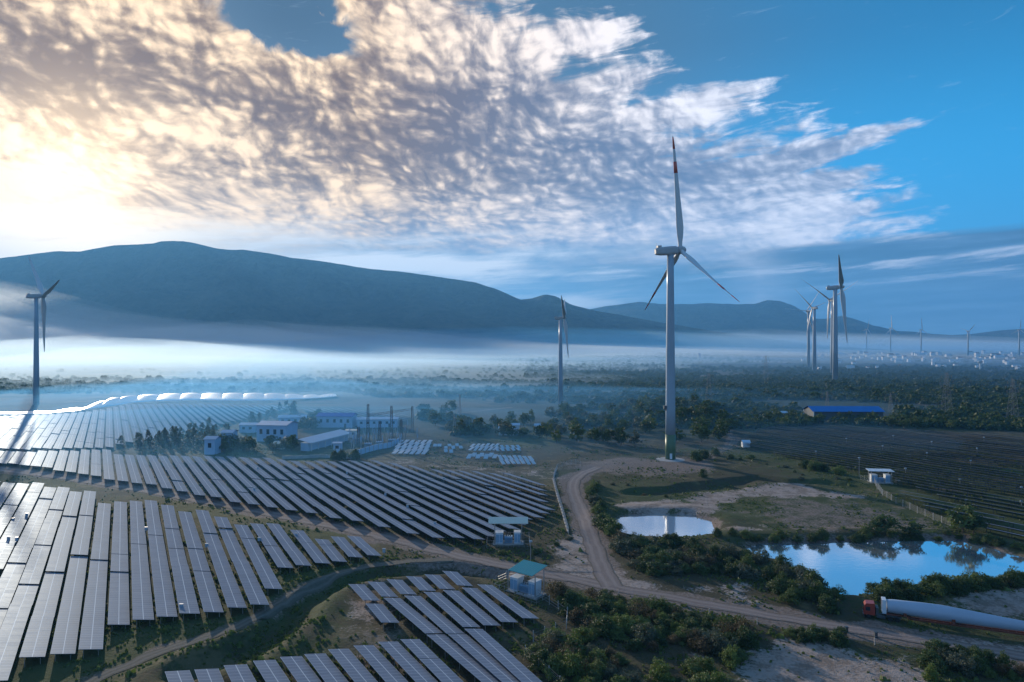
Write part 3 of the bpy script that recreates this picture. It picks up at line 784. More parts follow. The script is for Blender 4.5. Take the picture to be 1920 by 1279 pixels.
for px, base, hub, RB, th, lb in ((1625, 661, 618, 40, 20, 'tiny pale wind turbine just right of the clustered turbines on the hazy plain'), (1670, 662, 616, 48, 0, 'tiny wind turbine on the horizon below the last slope of the small knoll'),
                                 (1727, 664, 619, 45, 2, 'tiny wind turbine on the horizon, over the middle of the village'), (1815, 668, 622, 40, 50, 'tiny dark wind turbine in front of the lowest dip of the ridge'),
                                 (1911, 668, 619, 45, 10, 'tiny wind turbine at the right edge of the horizon')):
    x, y = wpt(px, base); Hh = CAMZ+(HZ-hub)*y/F
    turbine((x, y), Hh, RB*y/2500, 80 if px != 1670 else 150, th, lb, G, 2.6, 1.8, chord=1.2)

# ------------------------------------------------------------------ solar tables
def panelmat():
    m, nt, b = newmat('solar_glass')
    uvn = nt.nodes.new('ShaderNodeUVMap'); u, v, _ = sep(nt, S(nt, uvn.outputs[0])); p = objco(nt)
    mid = 1.0-(u-1.6).abs().ss(0.035, 0.075)
    cr = 1.0-((v.fract()-0.5).abs()*-1.0+0.5).ss(0.015, 0.045)
    e = 1.0-(u.mn(u*-1.0+3.2)).ss(0.02, 0.05)
    cell = 1.0-(((v*6.0).fract()-0.5).abs()*-1.0+0.5).ss(0.03, 0.1)
    cell2 = 1.0-(((u*6.25).fract()-0.5).abs()*-1.0+0.5).ss(0.03, 0.1)
    n1 = noise(nt, p, 0.12, 3.0, 0.6); n2 = noise(nt, p, 2.0, 3.0, 0.6)
    oi = nt.nodes.new('ShaderNodeObjectInfo'); r = S(nt, oi.outputs['Random'])
    wn = nt.nodes.new('ShaderNodeTexWhiteNoise'); wn.noise_dimensions = '3D'
    wv = vec(nt, v._m('FLOOR'), (u/1.6)._m('FLOOR'), r*37.0); nt.links.new(wv.s, wn.inputs['Vector']); mr = S(nt, wn.outputs['Value'])
    base = mixc(nt, ((n1-0.5)*1.2+(mr-0.5)*0.5+0.5).clamp(), (0.13, 0.155, 0.205), (0.18, 0.205, 0.255))
    gm = S(nt, nt.nodes.new('ShaderNodeNewGeometry').outputs['True Normal']); _a, _b, nzz = sep(nt, gm)
    base = mixc(nt, cell.mx(cell2)*0.3, base, (0.30, 0.32, 0.35))
    base = mixc(nt, (mid*0.9).mx(e*0.7).mx(cr*0.55), base, (0.60, 0.62, 0.64))
    df = nt.nodes.new('ShaderNodeBsdfDiffuse'); nt.links.new(base.s, df.inputs[0])
    gl_ = nt.nodes.new('ShaderNodeBsdfGlossy'); gl_.inputs[0].default_value = (0.80, 0.90, 1.0, 1)
    rr = (n2-0.5)*0.08+0.44+mr*0.05; nt.links.new(rr.s, gl_.inputs['Roughness'])
    lw_ = nt.nodes.new('ShaderNodeLayerWeight'); lw_.inputs[0].default_value = 0.35
    fc = S(nt, lw_.outputs['Facing']).pw(2.0)*0.07+0.035
    ms = nt.nodes.new('ShaderNodeMixShader'); nt.links.new(fc.s, ms.inputs[0]); nt.links.new(df.outputs[0], ms.inputs[1]); nt.links.new(gl_.outputs[0], ms.inputs[2])
    nt.links.new(ms.outputs[0], nt.nodes['Material Output'].inputs[0])
    return m
M['glass'] = panelmat()
def panelback():
    m, nt, b = newmat('panel_backsheet'); uvn = nt.nodes.new('ShaderNodeUVMap')
    b.inputs['Base Color'].default_value = (0.10, 0.105, 0.11, 1); b.inputs['Roughness'].default_value = 0.7
    return m
M['back'] = simple('panel_back', (0.045, 0.060, 0.075), 0.6, 0.1, 0.2)
W = 3.2; TILT = 12.0
T_ = R_(TILT)
ZC = 1.45
def table_parts(L, w=W, tilt=T_, zc=ZC):
    """local x across (towards the low edge), y along; returns builders for panel, frame, post positions"""
    Mt = Matrix.Translation((0, 0, zc)) @ Matrix.Rotation(tilt, 4, 'Y')
    pb = MB(); pb.box(-w/2, w/2, -L/2, L/2, -0.03, 0.03, Mt, topuv=[(0, 0), (3.2, 0), (3.2, L), (0, L)])
    fb = MB()
    for xx in (-w*0.33, -w*0.1, w*0.12, w*0.33): fb.box(xx-0.03, xx+0.03, -L/2+0.1, L/2-0.1, -0.11, -0.033, Mt)
    n = max(2, int(round(L/4.0))); ys = [-L/2+0.6+(L-1.2)*k/(n-1) for k in range(n)]
    for yy in ys: fb.box(-w*0.42, w*0.42, yy-0.04, yy+0.04, -0.20, -0.113, Mt)
    return pb, fb, ys
def post_mb(x, y, tilt=T_, zc=ZC, w=0.07):
    m = MB(); top = zc-x*math.tan(tilt)-0.2
    m.box(x-w/2, x+w/2, y-w/2, y+w/2, -0.8, top); return m
TABLES = []   # (screen size, x, y, yaw, L, block, row, seg)
def add_row(p0, p1, nseg, block, row, gap=0.25, segs=None):
    """p0 near end, p1 far end, world xy"""
    p0 = np.array(p0); p1 = np.array(p1); d = p1-p0; Lt = np.hypot(*d); d = d/Lt
    if segs is None:
        segs = np.array([1+0.5*math.sin(row*1.7+k*2.3) for k in range(nseg)]); segs = segs/segs.sum()
    s = 0
    for k, f in enumerate(segs):
        L = f*Lt-gap; c = p0+d*(s+f*Lt/2); s += f*Lt
        if L < 2.0: continue
        TABLES.append([L*W/(c[1]**2)*(0.35 if block == 'R' else 1), c[0], c[1], math.atan2(d[1], d[0])-math.pi/2, L, block, row, k])
Z15 = ZC
def PW(x, y): return np.array(wpt(x, y, Z15))
# lower left block, rows traced one by one: near end -> far end
def z1(x, y): return PW(x/2, 640+y/2)
rowsA = []
near = [(-560, 1279), (-455, 1279), (-350, 1279), (-245, 1279), (-135, 1279), (-25, 1279), (120, 1188), (235, 1172), (340, 1158), (445, 1060), (538, 1048), (627, 1035), (712, 1025), (802, 1015), (890, 1003), (975, 992), (1027, 930), (1072, 850), (1140, 842), (1212, 833), (1275, 824), (1335, 812), (1405, 803)]
fartop = [(-75, 522), (-20, 526), (35, 531), (88, 535), (145, 532), (240, 548), (285, 565), (338, 562), (392, 605), (452, 600), (510, 598), (565, 595), (627, 615), (692, 640), (757, 637), (827, 662), (903, 690), (962, 685), (1022, 682), (1112, 708), (1205, 740), (1265, 732), (1325, 728)]
fartop[4] = (145, 532); fartop.insert(5, (190, 550)); fartop = fartop[:5]+fartop[5:]
near.insert(4, (-60, 1290)) if False else None
fartop = fartop[1:]
for i, (a, b) in enumerate(zip(near, fartop)):
    p0, p1 = z1(*a), z1(*b)
    L = np.hypot(*(p1-p0))
    add_row(p0, p1, max(1, int(round(L/24))) if i < 17 else 2, 'A', i)
# lower right block
E_rows = [((332, 1262), (358, 1330), 1), ((387, 1256), (420, 1340), 1), ((441, 1248), (488, 1340), 1), ((495, 1239), (560, 1340), 1), ((545, 1231), (625, 1340), 1), ((590, 1225), (680, 1340), 1), ((634, 1217), (738, 1340), 1), ((681, 1210), (800, 1340), 1), ((727, 1204), (858, 1340), 1), ((768, 1198), (910, 1340), 2)]
r = 0
for far_, near_, n in E_rows: add_row(PW(*near_), PW(*far_), n, 'E', r); r += 1
def z3(x, y): return PW(600+x/2.981, 850+y/2.981)
for segs in ([((203, 730), (290, 822)), ((302, 838), (395, 945))], [((310, 717), (392, 802)), ((400, 810), (640, 1010)), ((645, 1014), (1010, 1320))], [((415, 703), (497, 787)), ((515, 796), (760, 1010)), ((765, 1014), (1120, 1320))],
             [((522, 690), (605, 771)), ((622, 782), (850, 980)), ((856, 985), (1225, 1320))], [((625, 675), (715, 757)), ((730, 767), (965, 965))], [((725, 662), (812, 744)), ((835, 752), (1062, 945))], [((920, 735), (1180, 925))]):
    s0 = 0
    for k, (f_, n_) in enumerate(segs[::-1]):
        p0, p1 = z3(*n_), z3(*f_); d = p1-p0; L = np.hypot(*d)
        m = 2 if L > 34 else 1
        for j in range(m):
            c = p0+d*((j+.5)/m)
            TABLES.append([L/m*W/c[1]**2, c[0], c[1], math.atan2(d[1], d[0])-math.pi/2, L/m-0.25, 'E', r, s0]); s0 += 1
    r += 1
def clip_line(P, o, d):
    ts = []
    n = len(P)
    for i in range(n):
        a, b = P[i], P[(i+1) % n]; e = b-a; den = d[0]*e[1]-d[1]*e[0]
        if abs(den) < 1e-9: continue
        t = ((a[0]-o[0])*e[1]-(a[1]-o[1])*e[0])/den; u = ((a[0]-o[0])*d[1]-(a[1]-o[1])*d[0])/den
        if 0 <= u < 1: ts.append(t)
    ts.sort(); return list(zip(ts[::2], ts[1::2]))
def block(name, pix, vp, pitch, seglen, row0=0, off=0.0, jit=1.5, segcut=None):
    P = np.array([PW(*p) for p in pix]); d = np.array([(vp-960)/F, 1.0]); d /= np.hypot(*d); n = np.array([d[1], -d[0]])
    s = P@n; k0 = math.ceil((s.min()-off)/pitch); rr = row0
    rj = random.Random(len(pix)*7+int(vp))
    for k in range(k0, int((s.max()-off)/pitch)+1):
        o = n*(k*pitch+off)
        for t0, t1 in clip_line(P, o, d):
            q = 3.0; t0 = math.ceil(t0/q)*q; t1 = math.floor(t1/q)*q
            if t1-t0 < 7: continue
            add_row(o+d*t0, o+d*t1, max(1, int(round((t1-t0)/seglen))), name, rr); rr += 1
    return rr
# middle block above the road
block('B', [(-60, 845), (60, 846), (208, 842), (212, 852), (340, 853), (480, 858), (560, 866), (700, 864), (740, 868), (800, 880), (900, 884), (960, 886), (1024, 912), (1028, 932), (1036, 955), (1020, 968), (955, 1000), (925, 1013), (830, 1013), (700, 987), (560, 960), (430, 940), (300, 915), (190, 897), (60, 875), (-60, 862)], 180, 3.85, 30)
# far block in the haze
block('C', [(-260, 790), (0, 781), (130, 775), (190, 768), (240, 758), (320, 757), (470, 759), (560, 762), (520, 772), (440, 790), (360, 810), (290, 825), (206, 835), (206, 840), (60, 843), (-120, 843), (-300, 835)], 205, 3.9, 26)
block('C2', [(560, 766), (640, 765), (770, 778), (766, 789), (700, 800), (640, 786), (600, 776)], 150, 4.2, 30)
# right block, seen from behind
block('R', [(1385, 836), (1400, 812), (1440, 800), (1560, 798), (1920, 818), (2100, 826), (2100, 1010), (1920, 972), (1760, 930), (1650, 893), (1560, 868), (1440, 846)], 215, 4.6, 45)
block('R', [(1655, 902), (1700, 914), (1760, 935), (1920, 980), (2100, 1025), (2100, 1070), (1930, 1012), (1850, 1000), (1780, 970), (1700, 935)], 215, 4.6, 45, 200)
TABLES = [t for t in TABLES if abs(t[1]/t[2]) < 0.78]
order = sorted(range(len(TABLES)), key=lambda i: -TABLES[i][0])
keep = set(order[:298])
MAIN_R = max(t[6] for t in TABLES)
BLK = {'A': 'lower left block beside grey track', 'E': 'bottom block right of dark ditch', 'B': 'middle block above the diagonal road',
       'C': 'far hazy block left of substation', 'C2': 'small block behind the substation', 'R': 'dark right block beyond the ponds'}
rowids = {}
for i in keep:
    t = TABLES[i]; rowids.setdefault(t[5], {}).setdefault(t[6], []).append(i)
lab = {}
for b, rows in rowids.items():
    rk = sorted(rows, key=lambda q: min((TABLES[i][1]/TABLES[i][2] for i in rows[q])) if b in 'A' else q)
    for ri, q in enumerate(rk):
        for si, i in enumerate(sorted(rows[q], key=lambda i: TABLES[i][2])):
            lab[i] = '%s solar table from near end, %s row from left, %s' % (ordw(si), ordw(ri), BLK[b])
V_, F_, U_ = [], [], []
posts_cache = {}
for i, t in enumerate(TABLES):
    _, x, y, yaw, L, b, rw, sg = t
    z = H1(x, y)+random.uniform(-0.10, 0.10)
    w_ = 2.5 if b == 'R' else W; pb, fb, ys = table_parts(L, w_)
    if i in keep:
        root = empty('solar_table', (x, y, z), yaw); tag(root, lab[i], 'solar table', 'rows of solar tables')
        pb.build('panel_surface', M['glass'], root)
        near_ = y < 150
        if not near_:
            for yy in ys:
                for xx in (-W*0.3, W*0.3): m = post_mb(xx, yy, w=0.10); k = len(fb.v); fb.v += m.v; fb.f += [tuple(q+k for q in f) for f in m.f]
        fb.build('support_frame', M['back'], root)
        if near_:
            for yy in ys[::(1 if y < 125 else 2)]:
                for xx in (-W*0.3, W*0.3): post_mb(xx, yy).build('post', M['steel'], root)
    else:
        Mt = Matrix.Translation((x, y, z)) @ Matrix.Rotation(yaw, 4, 'Z')
        k = len(V_)
        for mb, top in ((pb, True),):
            V_ += [tuple(Mt @ Vector(p)) for p in mb.v]
            for fi, f in enumerate(mb.f): F_.append(tuple(q+k for q in f)); U_ += mb.uv.get(fi, [(0.5, 0.5)]*4)
if F_:
    me = np_mesh('solar_tables', np.array(V_), np.array(F_), M['glass'], False, np.array(U_))
    tag(link('solar_tables', me), kind='stuff')
print('TABLES', len(TABLES), {b: len(v) for b, v in rowids.items()}, len([1 for i in keep if TABLES[i][2] < 150]))
# far array: bright mirror sheets, humped and tilted to throw sun glare at the camera
def glintmat():
    m, nt, b = newmat('glare_mirror'); p = objco(nt)
    b.inputs['Base Color'].default_value = (0.92, 0.95, 0.97, 1); b.inputs['Metallic'].default_value = 0.95; b.inputs['Roughness'].default_value = 0.42
    return m
GM = glintmat()
gl = [(0, 787, 783, 0), (28, 787, 780, 0), (60, 786, 779, 0), (92, 783, 777, 0), (126, 780, 773, 0)]
edge = [(-30, 782, 779), (30, 781, 778), (90, 779, 776), (140, 775, 768), (185, 768, 752), (215, 764, 747), (250, 758, 744), (292, 755, 742), (335, 754, 740), (375, 753, 740), (415, 754, 740), (455, 754, 740), (495, 754, 740), (535, 753, 741), (570, 751, 743), (603, 749, 743), (632, 746, 743)]  # left end: added sheets stand in for a sunlit mist glow
for i, (a, b) in enumerate(zip(edge, edge[1:])):
    P = MB(); nx, ny = 9, 6
    for iy in range(ny+1):
        for ix in range(nx+1):
            u = ix/nx; v = iy/ny; px = a[0]+(b[0]-a[0])*u
            hump = math.sin(math.pi*u)**0.7
            lo = a[1]+(b[1]-a[1])*u; hi = a[2]+(b[2]-a[2])*u
            Y = CAMZ*F/(lo-HZ); Yf = CAMZ*F/(hi-HZ); y = Y+(min(Yf-Y, 20))*v
            x = (px-960)/F*Y-(y-Y)*0.35
            zt = (CAMZ-(hi-1.6*hump+1.0-HZ)*min(Yf, Y+20)/F)
            z = 1.2+(max(zt, 1.0)-0.6)*(v**0.9)*1.0+0.5*hump*v
            P.v.append((x, y, z))
    for iy in range(ny):
        for ix in range(nx):
            k = iy*(nx+1)+ix; P.f.append((k, k+1, k+nx+2, k+nx+1))
    n0 = len(P.v); P.v += [(p[0], p[1], p[2]-0.12) for p in P.v[:n0]]; P.f += [tuple(q+n0 for q in f[::-1]) for f in P.f[:nx*ny]]
    for k in range(nx): P.f.append((k+1, k, k+n0, k+1+n0)); kk = ny*(nx+1)+k; P.f.append((kk, kk+1, kk+1+n0, kk+n0))
    o = empty('solar_array', (0, 0, 0)); 
    c = np.mean(np.array(P.v), 0); o.location = (c[0], c[1], H1(c[0], c[1]))
    P.v = [(p[0]-c[0], p[1]-c[1], p[2]-o.location.z) for p in P.v]
    P.build('glass_surface', GM, o, smooth=True)
    Q = MB()
    for sx in (0.15, 0.85):
        for sy in (0.1, 0.5, 0.9):
            p = P.v[int(round(sy*ny))*(nx+1)+int(round(sx*nx))]; Q.bar((p[0], p[1], p[2]-0.15), (p[0], p[1], -0.6), 0.12)
    Q.build('support_frame', M['back'], o)
    tag(o, '%s glaring white solar array from the left along the far edge of the solar field' % ordw(i), 'solar array', 'solar arrays glaring in the sun')

# ------------------------------------------------------------------ vegetation
def leaf_cloud(n_clump, per, leaf, seed, flat=0.75, base=-0.2, open_=0.0, up=0.3, shape='dome', csz=(0.16, 0.34)):
    g = np.random.default_rng(seed); V = []; 
    cs = []
    while len(cs) < n_clump:
        p = g.uniform(-1, 1, 3)
        if shape == 'dome':
            if np.linalg.norm(p) > 1 or p[2] < base: continue
            rr = np.linalg.norm(p)
            if rr < 0.45 and g.random() < 0.8: continue
            lob = 0.78+0.22*math.sin(3*math.atan2(p[1], p[0])+seed)+0.12*math.sin(5*math.atan2(p[1], p[0])+2*seed)
            p[:2] *= lob*(1.0 if p[2] < 0.2 else 1.0); p[2] *= flat*(0.8+0.5*_hash(np.floor(p[0]*2.5), np.floor(p[1]*2.5), seed))
        else:
            p[2] = g.uniform(0, 1)**0.8*2.0-0.2; r = 0.62*(1-((p[2]+0.2)/2.2)**1.6)+0.05; a = g.uniform(0, 6.28); rr = r*g.uniform(0.5, 1)
            p[0], p[1] = rr*math.cos(a), rr*math.sin(a)
        cs.append(p)
    cs = np.array(cs)
    P = []
    for c in cs:
        s = g.uniform(*csz)
        m = int(per*s/0.25)
        d = g.normal(size=(m, 3)); d /= np.linalg.norm(d, axis=1)[:, None]
        q = c+d*(s*g.uniform(0.55, 1.1, m)[:, None])*np.array([1, 1, 0.7]); P.append(q)
    P = np.concatenate(P); n = len(P)
    nr = P/np.linalg.norm(P, axis=1)[:, None]*0.6+g.normal(size=(n, 3))*0.7+np.array([0, 0, up]); nr /= np.linalg.norm(nr, axis=1)[:, None]
    a = np.cross(nr, g.normal(size=(n, 3))); a /= np.linalg.norm(a, axis=1)[:, None]; b = np.cross(nr, a)
    sz = leaf*g.uniform(0.6, 1.35, n)[:, None]
    Vt = np.stack([P-a*sz*0.9, P+b*sz*0.45, P+a*sz*0.9, P-b*sz*0.45], 1).reshape(-1, 3)
    Q = np.arange(4*n).reshape(n, 4)
    return Vt, Q
def stem_mesh(seed, h=0.9, r=0.05, limbs=5, spread=0.6, flat=False):
    g = random.Random(seed); m = MB()
    m.tube([(0, 0, -0.35), (0.02, 0.01, h*0.3), (0.05*g.uniform(-1, 1), 0.05, h*0.62)], [r, r*0.8, r*0.55], 7)
    for k in range(limbs):
        a = 6.283*k/limbs+g.uniform(-.4, .4); e = g.uniform(0.5, 1)*spread
        m.tube([(0, 0, h*g.uniform(0.15, .5)), (e*.5*math.cos(a), e*.5*math.sin(a), h*.62), (e*math.cos(a), e*math.sin(a), h*g.uniform(.7, 1.1))], [r*.55, r*.35, r*.12], 5)
    return m.mesh('stem', M['bark'])
SHR = {}
for k, (mt, sd) in {'dark green': ('leaf_dark', 1), 'green': ('leaf_mid', 2), 'bright green': ('leaf_bright', 3), 'brownish': ('leaf_brown', 4), 'grey green': ('leaf_grey', 5)}.items():
    SHR[k] = []
    for j in range(2):
        V, Q = leaf_cloud(58, 46, 0.075 if k != 'brownish' else 0.06, sd*10+j, 0.85)
        V[:, 2] += 0.30
        SHR[k].append((np_mesh('foliage', V, Q, M[mt]), stem_mesh(sd*3+j, 0.8, 0.04)))
SHR['bare twigged'] = []
for j in range(2):
    V, Q = leaf_cloud(40, 16, 0.06, 90+j, 0.95); V[:, 2] += 0.35
    SHR['bare twigged'].append((np_mesh('foliage', V, Q, M['leaf_brown']), stem_mesh(61+j, 1.25, 0.045, 11, 0.85)))
TRE = {}
for k, (mt, sd) in {'dark green': ('leaf_dark', 21), 'green': ('leaf_mid', 22), 'grey green': ('leaf_grey', 23)}.items():
    TRE[k] = []
    for j in range(3):
        V, Q = leaf_cloud(34, 22, 0.13, sd*10+j, 0.9, -0.35)
        V[:, 2] += 0.75
        TRE[k].append((np_mesh('crown', V, Q, M[mt]), stem_mesh(sd*3+j, 0.9, 0.05, 5, 0.5)))
V, Q = leaf_cloud(46, 26, 0.10, 77, shape='cone', csz=(0.10, 0.22))
CON = [(np_mesh('crown', V*np.array([1, 1, 1.0])+np.array([0, 0, 0.25]), Q, M['leaf_grey']), stem_mesh(5, 1.2, 0.045, 6, 0.35))]
ZONES = {}
vrand = random.Random(99)
FOOT = [(t[1], t[2], t[3], t[4]) for t in TABLES]
FX = np.array([f[0] for f in FOOT]); FY = np.array([f[1] for f in FOOT]); FA = np.array([f[2] for f in FOOT]); FL = np.array([f[3] for f in FOOT])
def on_panel(x, y, m=1.2):
    dx = x-FX; dy = y-FY
    a = np.abs(-np.sin(FA)*dx+np.cos(FA)*dy); b = np.abs(np.cos(FA)*dx+np.sin(FA)*dy)
    return bool(np.any((a < FL/2+m) & (b < W/2+m)))
def plant(x, y, kind, hue, r, h, zone, sink=0.0):
    src = {'shrub': SHR, 'tree': TRE}.get(kind)
    pair = vrand.choice(src[hue]) if src else CON[0]
    z = H1(x, y)
    nm = 'shrub' if kind == 'shrub' else 'tree'
    root = empty(nm, (x, y, z-sink), vrand.uniform(0, 6.28)); root.scale = (r*vrand.uniform(.9, 1.15), r*vrand.uniform(.9, 1.15), h)
    c = link('foliage' if nm == 'shrub' else 'crown', pair[0], root); s = link('stem' if nm == 'shrub' else 'trunk', pair[1], root)
    px = 960+F*x/y
    hueword = hue if kind != 'cone' else 'feathery grey green'
    ZONES.setdefault((zone, hueword, nm), []).append((px, root))
def avoid(x, y, pond=0.5, road=4.0):
    X = np.array([x]); Y = np.array([y])
    return (dist_line(X, Y, ROAD)[0] < road or dist_line(X, Y, ROAD2)[0] < road or sdf_poly(X, Y, POND_S)[0] < pond or sdf_poly(X, Y, POND_B)[0] < pond or on_panel(x, y))
def scatter(pts, n, zone, kind, hues, rr, hh, mind=2.0, road=4.0, hr=None, z=0.0, pond=0.5):
    P = np.array([wpt(*p) for p in pts]); lo, hi = P.min(0), P.max(0); got = []
    for _ in range(n*40):
        if len(got) >= n: break
        x = vrand.uniform(lo[0], hi[0]); y = vrand.uniform(lo[1], hi[1])
        if sdf_poly(np.array([x]), np.array([y]), P)[0] > 0 or avoid(x, y, pond, road): continue
        if any((x-a)**2+(y-b)**2 < mind**2 for a, b in got): continue
        got.append((x, y)); r = vrand.uniform(*rr)
        plant(x, y, kind, vrand.choice(hues), r, (r*vrand.uniform(*hr) if hr else vrand.uniform(*hh)), zone)
def row(pts, step, zone, kind, hues, rr, hr, jit=1.0, road=3.8, pond=-0.5):
    P = [np.array(wpt(*p)) for p in pts]
    for a, b in zip(P, P[1:]):
        n = max(1, int(np.hypot(*(b-a))/step))
        for k in range(n):
            q = a+(b-a)*((k+vrand.uniform(0.2, .8))/n); x = q[0]+vrand.uniform(-jit, jit); y = q[1]+vrand.uniform(-jit, jit)
            if avoid(x, y, pond, road): continue
            r = vrand.uniform(*rr); plant(x, y, kind, vrand.choice(hues), r, r*vrand.uniform(*hr), zone)
D, G_, B_, N_, Y_ = 'dark green', 'green', 'bright green', 'brownish', 'grey green'
T0 = 'bare twigged'
scatter([(1030, 1108), (1100, 1114), (1160, 1128), (1260, 1148), (1345, 1172), (1415, 1195), (1410, 1225), (1390, 1240), (1290, 1215), (1180, 1205), (1100, 1190), (1060, 1160)], 82, 'the thicket just below the road', 'shrub', [D, D, D, G_, G_, B_, N_, Y_, T0], (1.2, 2.6), None, 1.45, 5.0, (0.6, 1.1))
scatter([(1000, 1215), (1060, 1196), (1120, 1195), (1130, 1235), (1200, 1262), (1380, 1262), (1390, 1330), (1080, 1330), (990, 1250)], 50, 'the thicket at the bottom centre', 'shrub', [D, G_, G_, B_, B_, Y_, Y_, T0], (1.0, 2.2), None, 1.4, 5.0, (0.65, 1.2))
row([(1110, 1228), (1170, 1232), (1230, 1225), (1240, 1200)], 2.4, 'the thicket at the bottom centre', 'shrub', [N_, N_, D], (1.0, 1.7), (0.8, 1.1), 1.2)
scatter([(1145, 1022), (1190, 1014), (1260, 1016), (1330, 1030), (1400, 1050), (1405, 1085), (1330, 1082), (1220, 1078), (1160, 1062)], 60, 'the thicket below the small pond', 'shrub', [D, D, D, G_, Y_, T0], (1.4, 2.9), None, 1.7, 6.0, (0.6, 1.05), pond=2.5)
scatter([(1395, 1050), (1450, 1062), (1510, 1092), (1570, 1130), (1590, 1150), (1500, 1146), (1450, 1128), (1460, 1100)], 20, 'the slope between road and big pond', 'shrub', [D, D, G_, Y_], (1.4, 2.6), None, 2.0, 6.0, (0.85, 1.15), pond=1.0)
row([(1335, 1012), (1400, 1010), (1500, 1009), (1620, 1007), (1700, 1005), (1790, 1004), (1840, 1012), (1910, 1030)], 2.5, 'the far bank of the big pond', 'shrub', [D, D, D, G_], (1.0, 1.9), (0.8, 1.15), 1.2)
for px, py, r, h, hue in ((1660, 1000, 3.4, 4.2, D), (1712, 1004, 2.8, 3.4, D), (1806, 1001, 4.0, 6.0, G_), (1825, 1004, 3.0, 4.4, D), (1640, 1003, 2.6, 3.4, D)):
    x, y = wpt(px, py); plant(x, y, 'tree', hue, r, h*0.62, 'the far bank of the big pond')
row([(1625, 1124), (1660, 1122), (1715, 1118), (1740, 1116), (1800, 1108), (1860, 1102), (1930, 1094)], 1.9, 'the near bank of the big pond', 'shrub', [D, D, G_, B_], (1.5, 2.5), (0.9, 1.2), 1.0, 3.8, 0.0)
row([(1630, 1130), (1680, 1131), (1720, 1127), (1860, 1110), (1920, 1100)], 2.3, 'the near bank of the big pond', 'shrub', [D, D, G_], (1.5, 2.2), (0.9, 1.2), 1.0)
row([(1108, 905), (1112, 935), (1122, 965), (1128, 990)], 2.6, 'the verge right of the side road', 'shrub', [D, G_, Y_], (1.1, 2.2), (0.8, 1.2), 1.5)
row([(1128, 975), (1140, 1000), (1140, 1015)], 2.2, 'the verge right of the side road', 'shrub', [D, D, G_], (2.0, 2.8), (0.9, 1.2), 1.5, 3.8, 1.0)
scatter([(1475, 1192), (1500, 1186), (1580, 1190), (1580, 1208), (1490, 1206)], 9, 'the road edge below the red truck', 'shrub', [D, G_], (1.0, 1.7), None, 1.3, 4.0, (0.9, 1.2))
scatter([(1725, 1222), (1790, 1225), (1850, 1240), (1840, 1262), (1750, 1258)], 12, 'the bottom right corner', 'shrub', [D, D, Y_], (1.2, 2.1), None, 1.3, 4.0, (0.9, 1.2))
scatter([(1850, 1245), (1925, 1255), (1925, 1275), (1860, 1275)], 5, 'the bottom right corner', 'shrub', [N_, G_], (0.7, 1.3), None, 1.2, 4.0, (1.0, 1.5))
for px, py, r, h, hue, z in ((1370, 1252, 1.7, 2.3, B_, 'the bottom centre'), (1745, 1275, 0.9, 1.9, B_, 'the bottom right corner'), (1318, 896, 1.7, 2.4, D, 'the meadow by the tall turbine'), (1306, 864, 3.4, 3.2, D, 'the meadow by the tall turbine'), (1320, 860, 3.0, 3.0, D, 'the meadow by the tall turbine'),
                         (1342, 855, 2.2, 2.4, D, 'the meadow by the tall turbine'), (1370, 862, 1.6, 1.5, D, 'the meadow by the tall turbine'), (1408, 862, 1.8, 1.6, G_, 'the meadow by the tall turbine'), (1528, 882, 3.4, 3.0, G_, 'the meadow beside the dark solar block'), (1510, 878, 2.8, 2.4, D, 'the meadow beside the dark solar block'),
                         (1546, 884, 2.4, 2.2, D, 'the meadow beside the dark solar block'), (1573, 890, 2.6, 2.5, B_, 'the meadow beside the dark solar block'), (665, 862, 2.6, 3.2, D, 'the corner of the substation wall'), (640, 864, 2.4, 3.5, D, 'the corner of the substation wall'), (627, 866, 2.2, 3.6, D, 'the corner of the substation wall')):
    x, y = wpt(px, py); plant(x, y, 'shrub', hue, r, h, z)
row([(1100, 915), (1150, 905), (1230, 925), (1300, 935)], 9, 'the meadow by the tall turbine', 'shrub', [D, Y_, N_], (0.5, 1.1), (0.6, 1.0), 4)
row([(1340, 860), (1450, 870), (1500, 895), (1640, 905)], 7, 'the meadow beside the dark solar block', 'shrub', [D, Y_], (0.5, 1.2), (0.6, 1.0), 4)
row([(1080, 1010), (1000, 1040), (930, 1040), (860, 1030)], 5, 'the weeds by the pale roofed station', 'shrub', [D, Y_, G_], (0.5, 1.2), (0.6, 1.0), 2)
# tree belts
scatter([(790, 785), (850, 770), (880, 800), (920, 795), (1000, 785), (1040, 772), (1100, 775), (1180, 768), (1200, 756), (1245, 760), (1245, 835), (1150, 838), (1100, 832), (1040, 838), (1010, 828), (900, 826), (850, 818), (790, 812)], 105, 'the belt behind the storage yard', 'tree', [D, D, D, G_, Y_], (2.8, 4.8), (2.8, 4.8), 3.4, 6)
scatter([(1262, 765), (1300, 762), (1360, 780), (1372, 818), (1340, 834), (1290, 834), (1262, 830)], 36, 'the dark grove beside the tall turbine', 'tree', [D], (3.4, 5.4), (3.6, 5.4), 3.4, 6)
scatter([(1385, 800), (1400, 780), (1520, 783), (1640, 790), (1700, 792), (1760, 800), (1700, 806), (1560, 800), (1440, 802)], 44, 'the belt before the blue roofed warehouse', 'tree', [D, D, G_], (2.2, 3.8), (2.2, 3.6), 3.0, 6)
scatter([(1720, 800), (1780, 785), (1910, 790), (1960, 810), (1850, 812)], 12, 'the field right of the warehouse', 'tree', [D, G_], (2.0, 3.4), (2.0, 3.2), 3.0, 6)
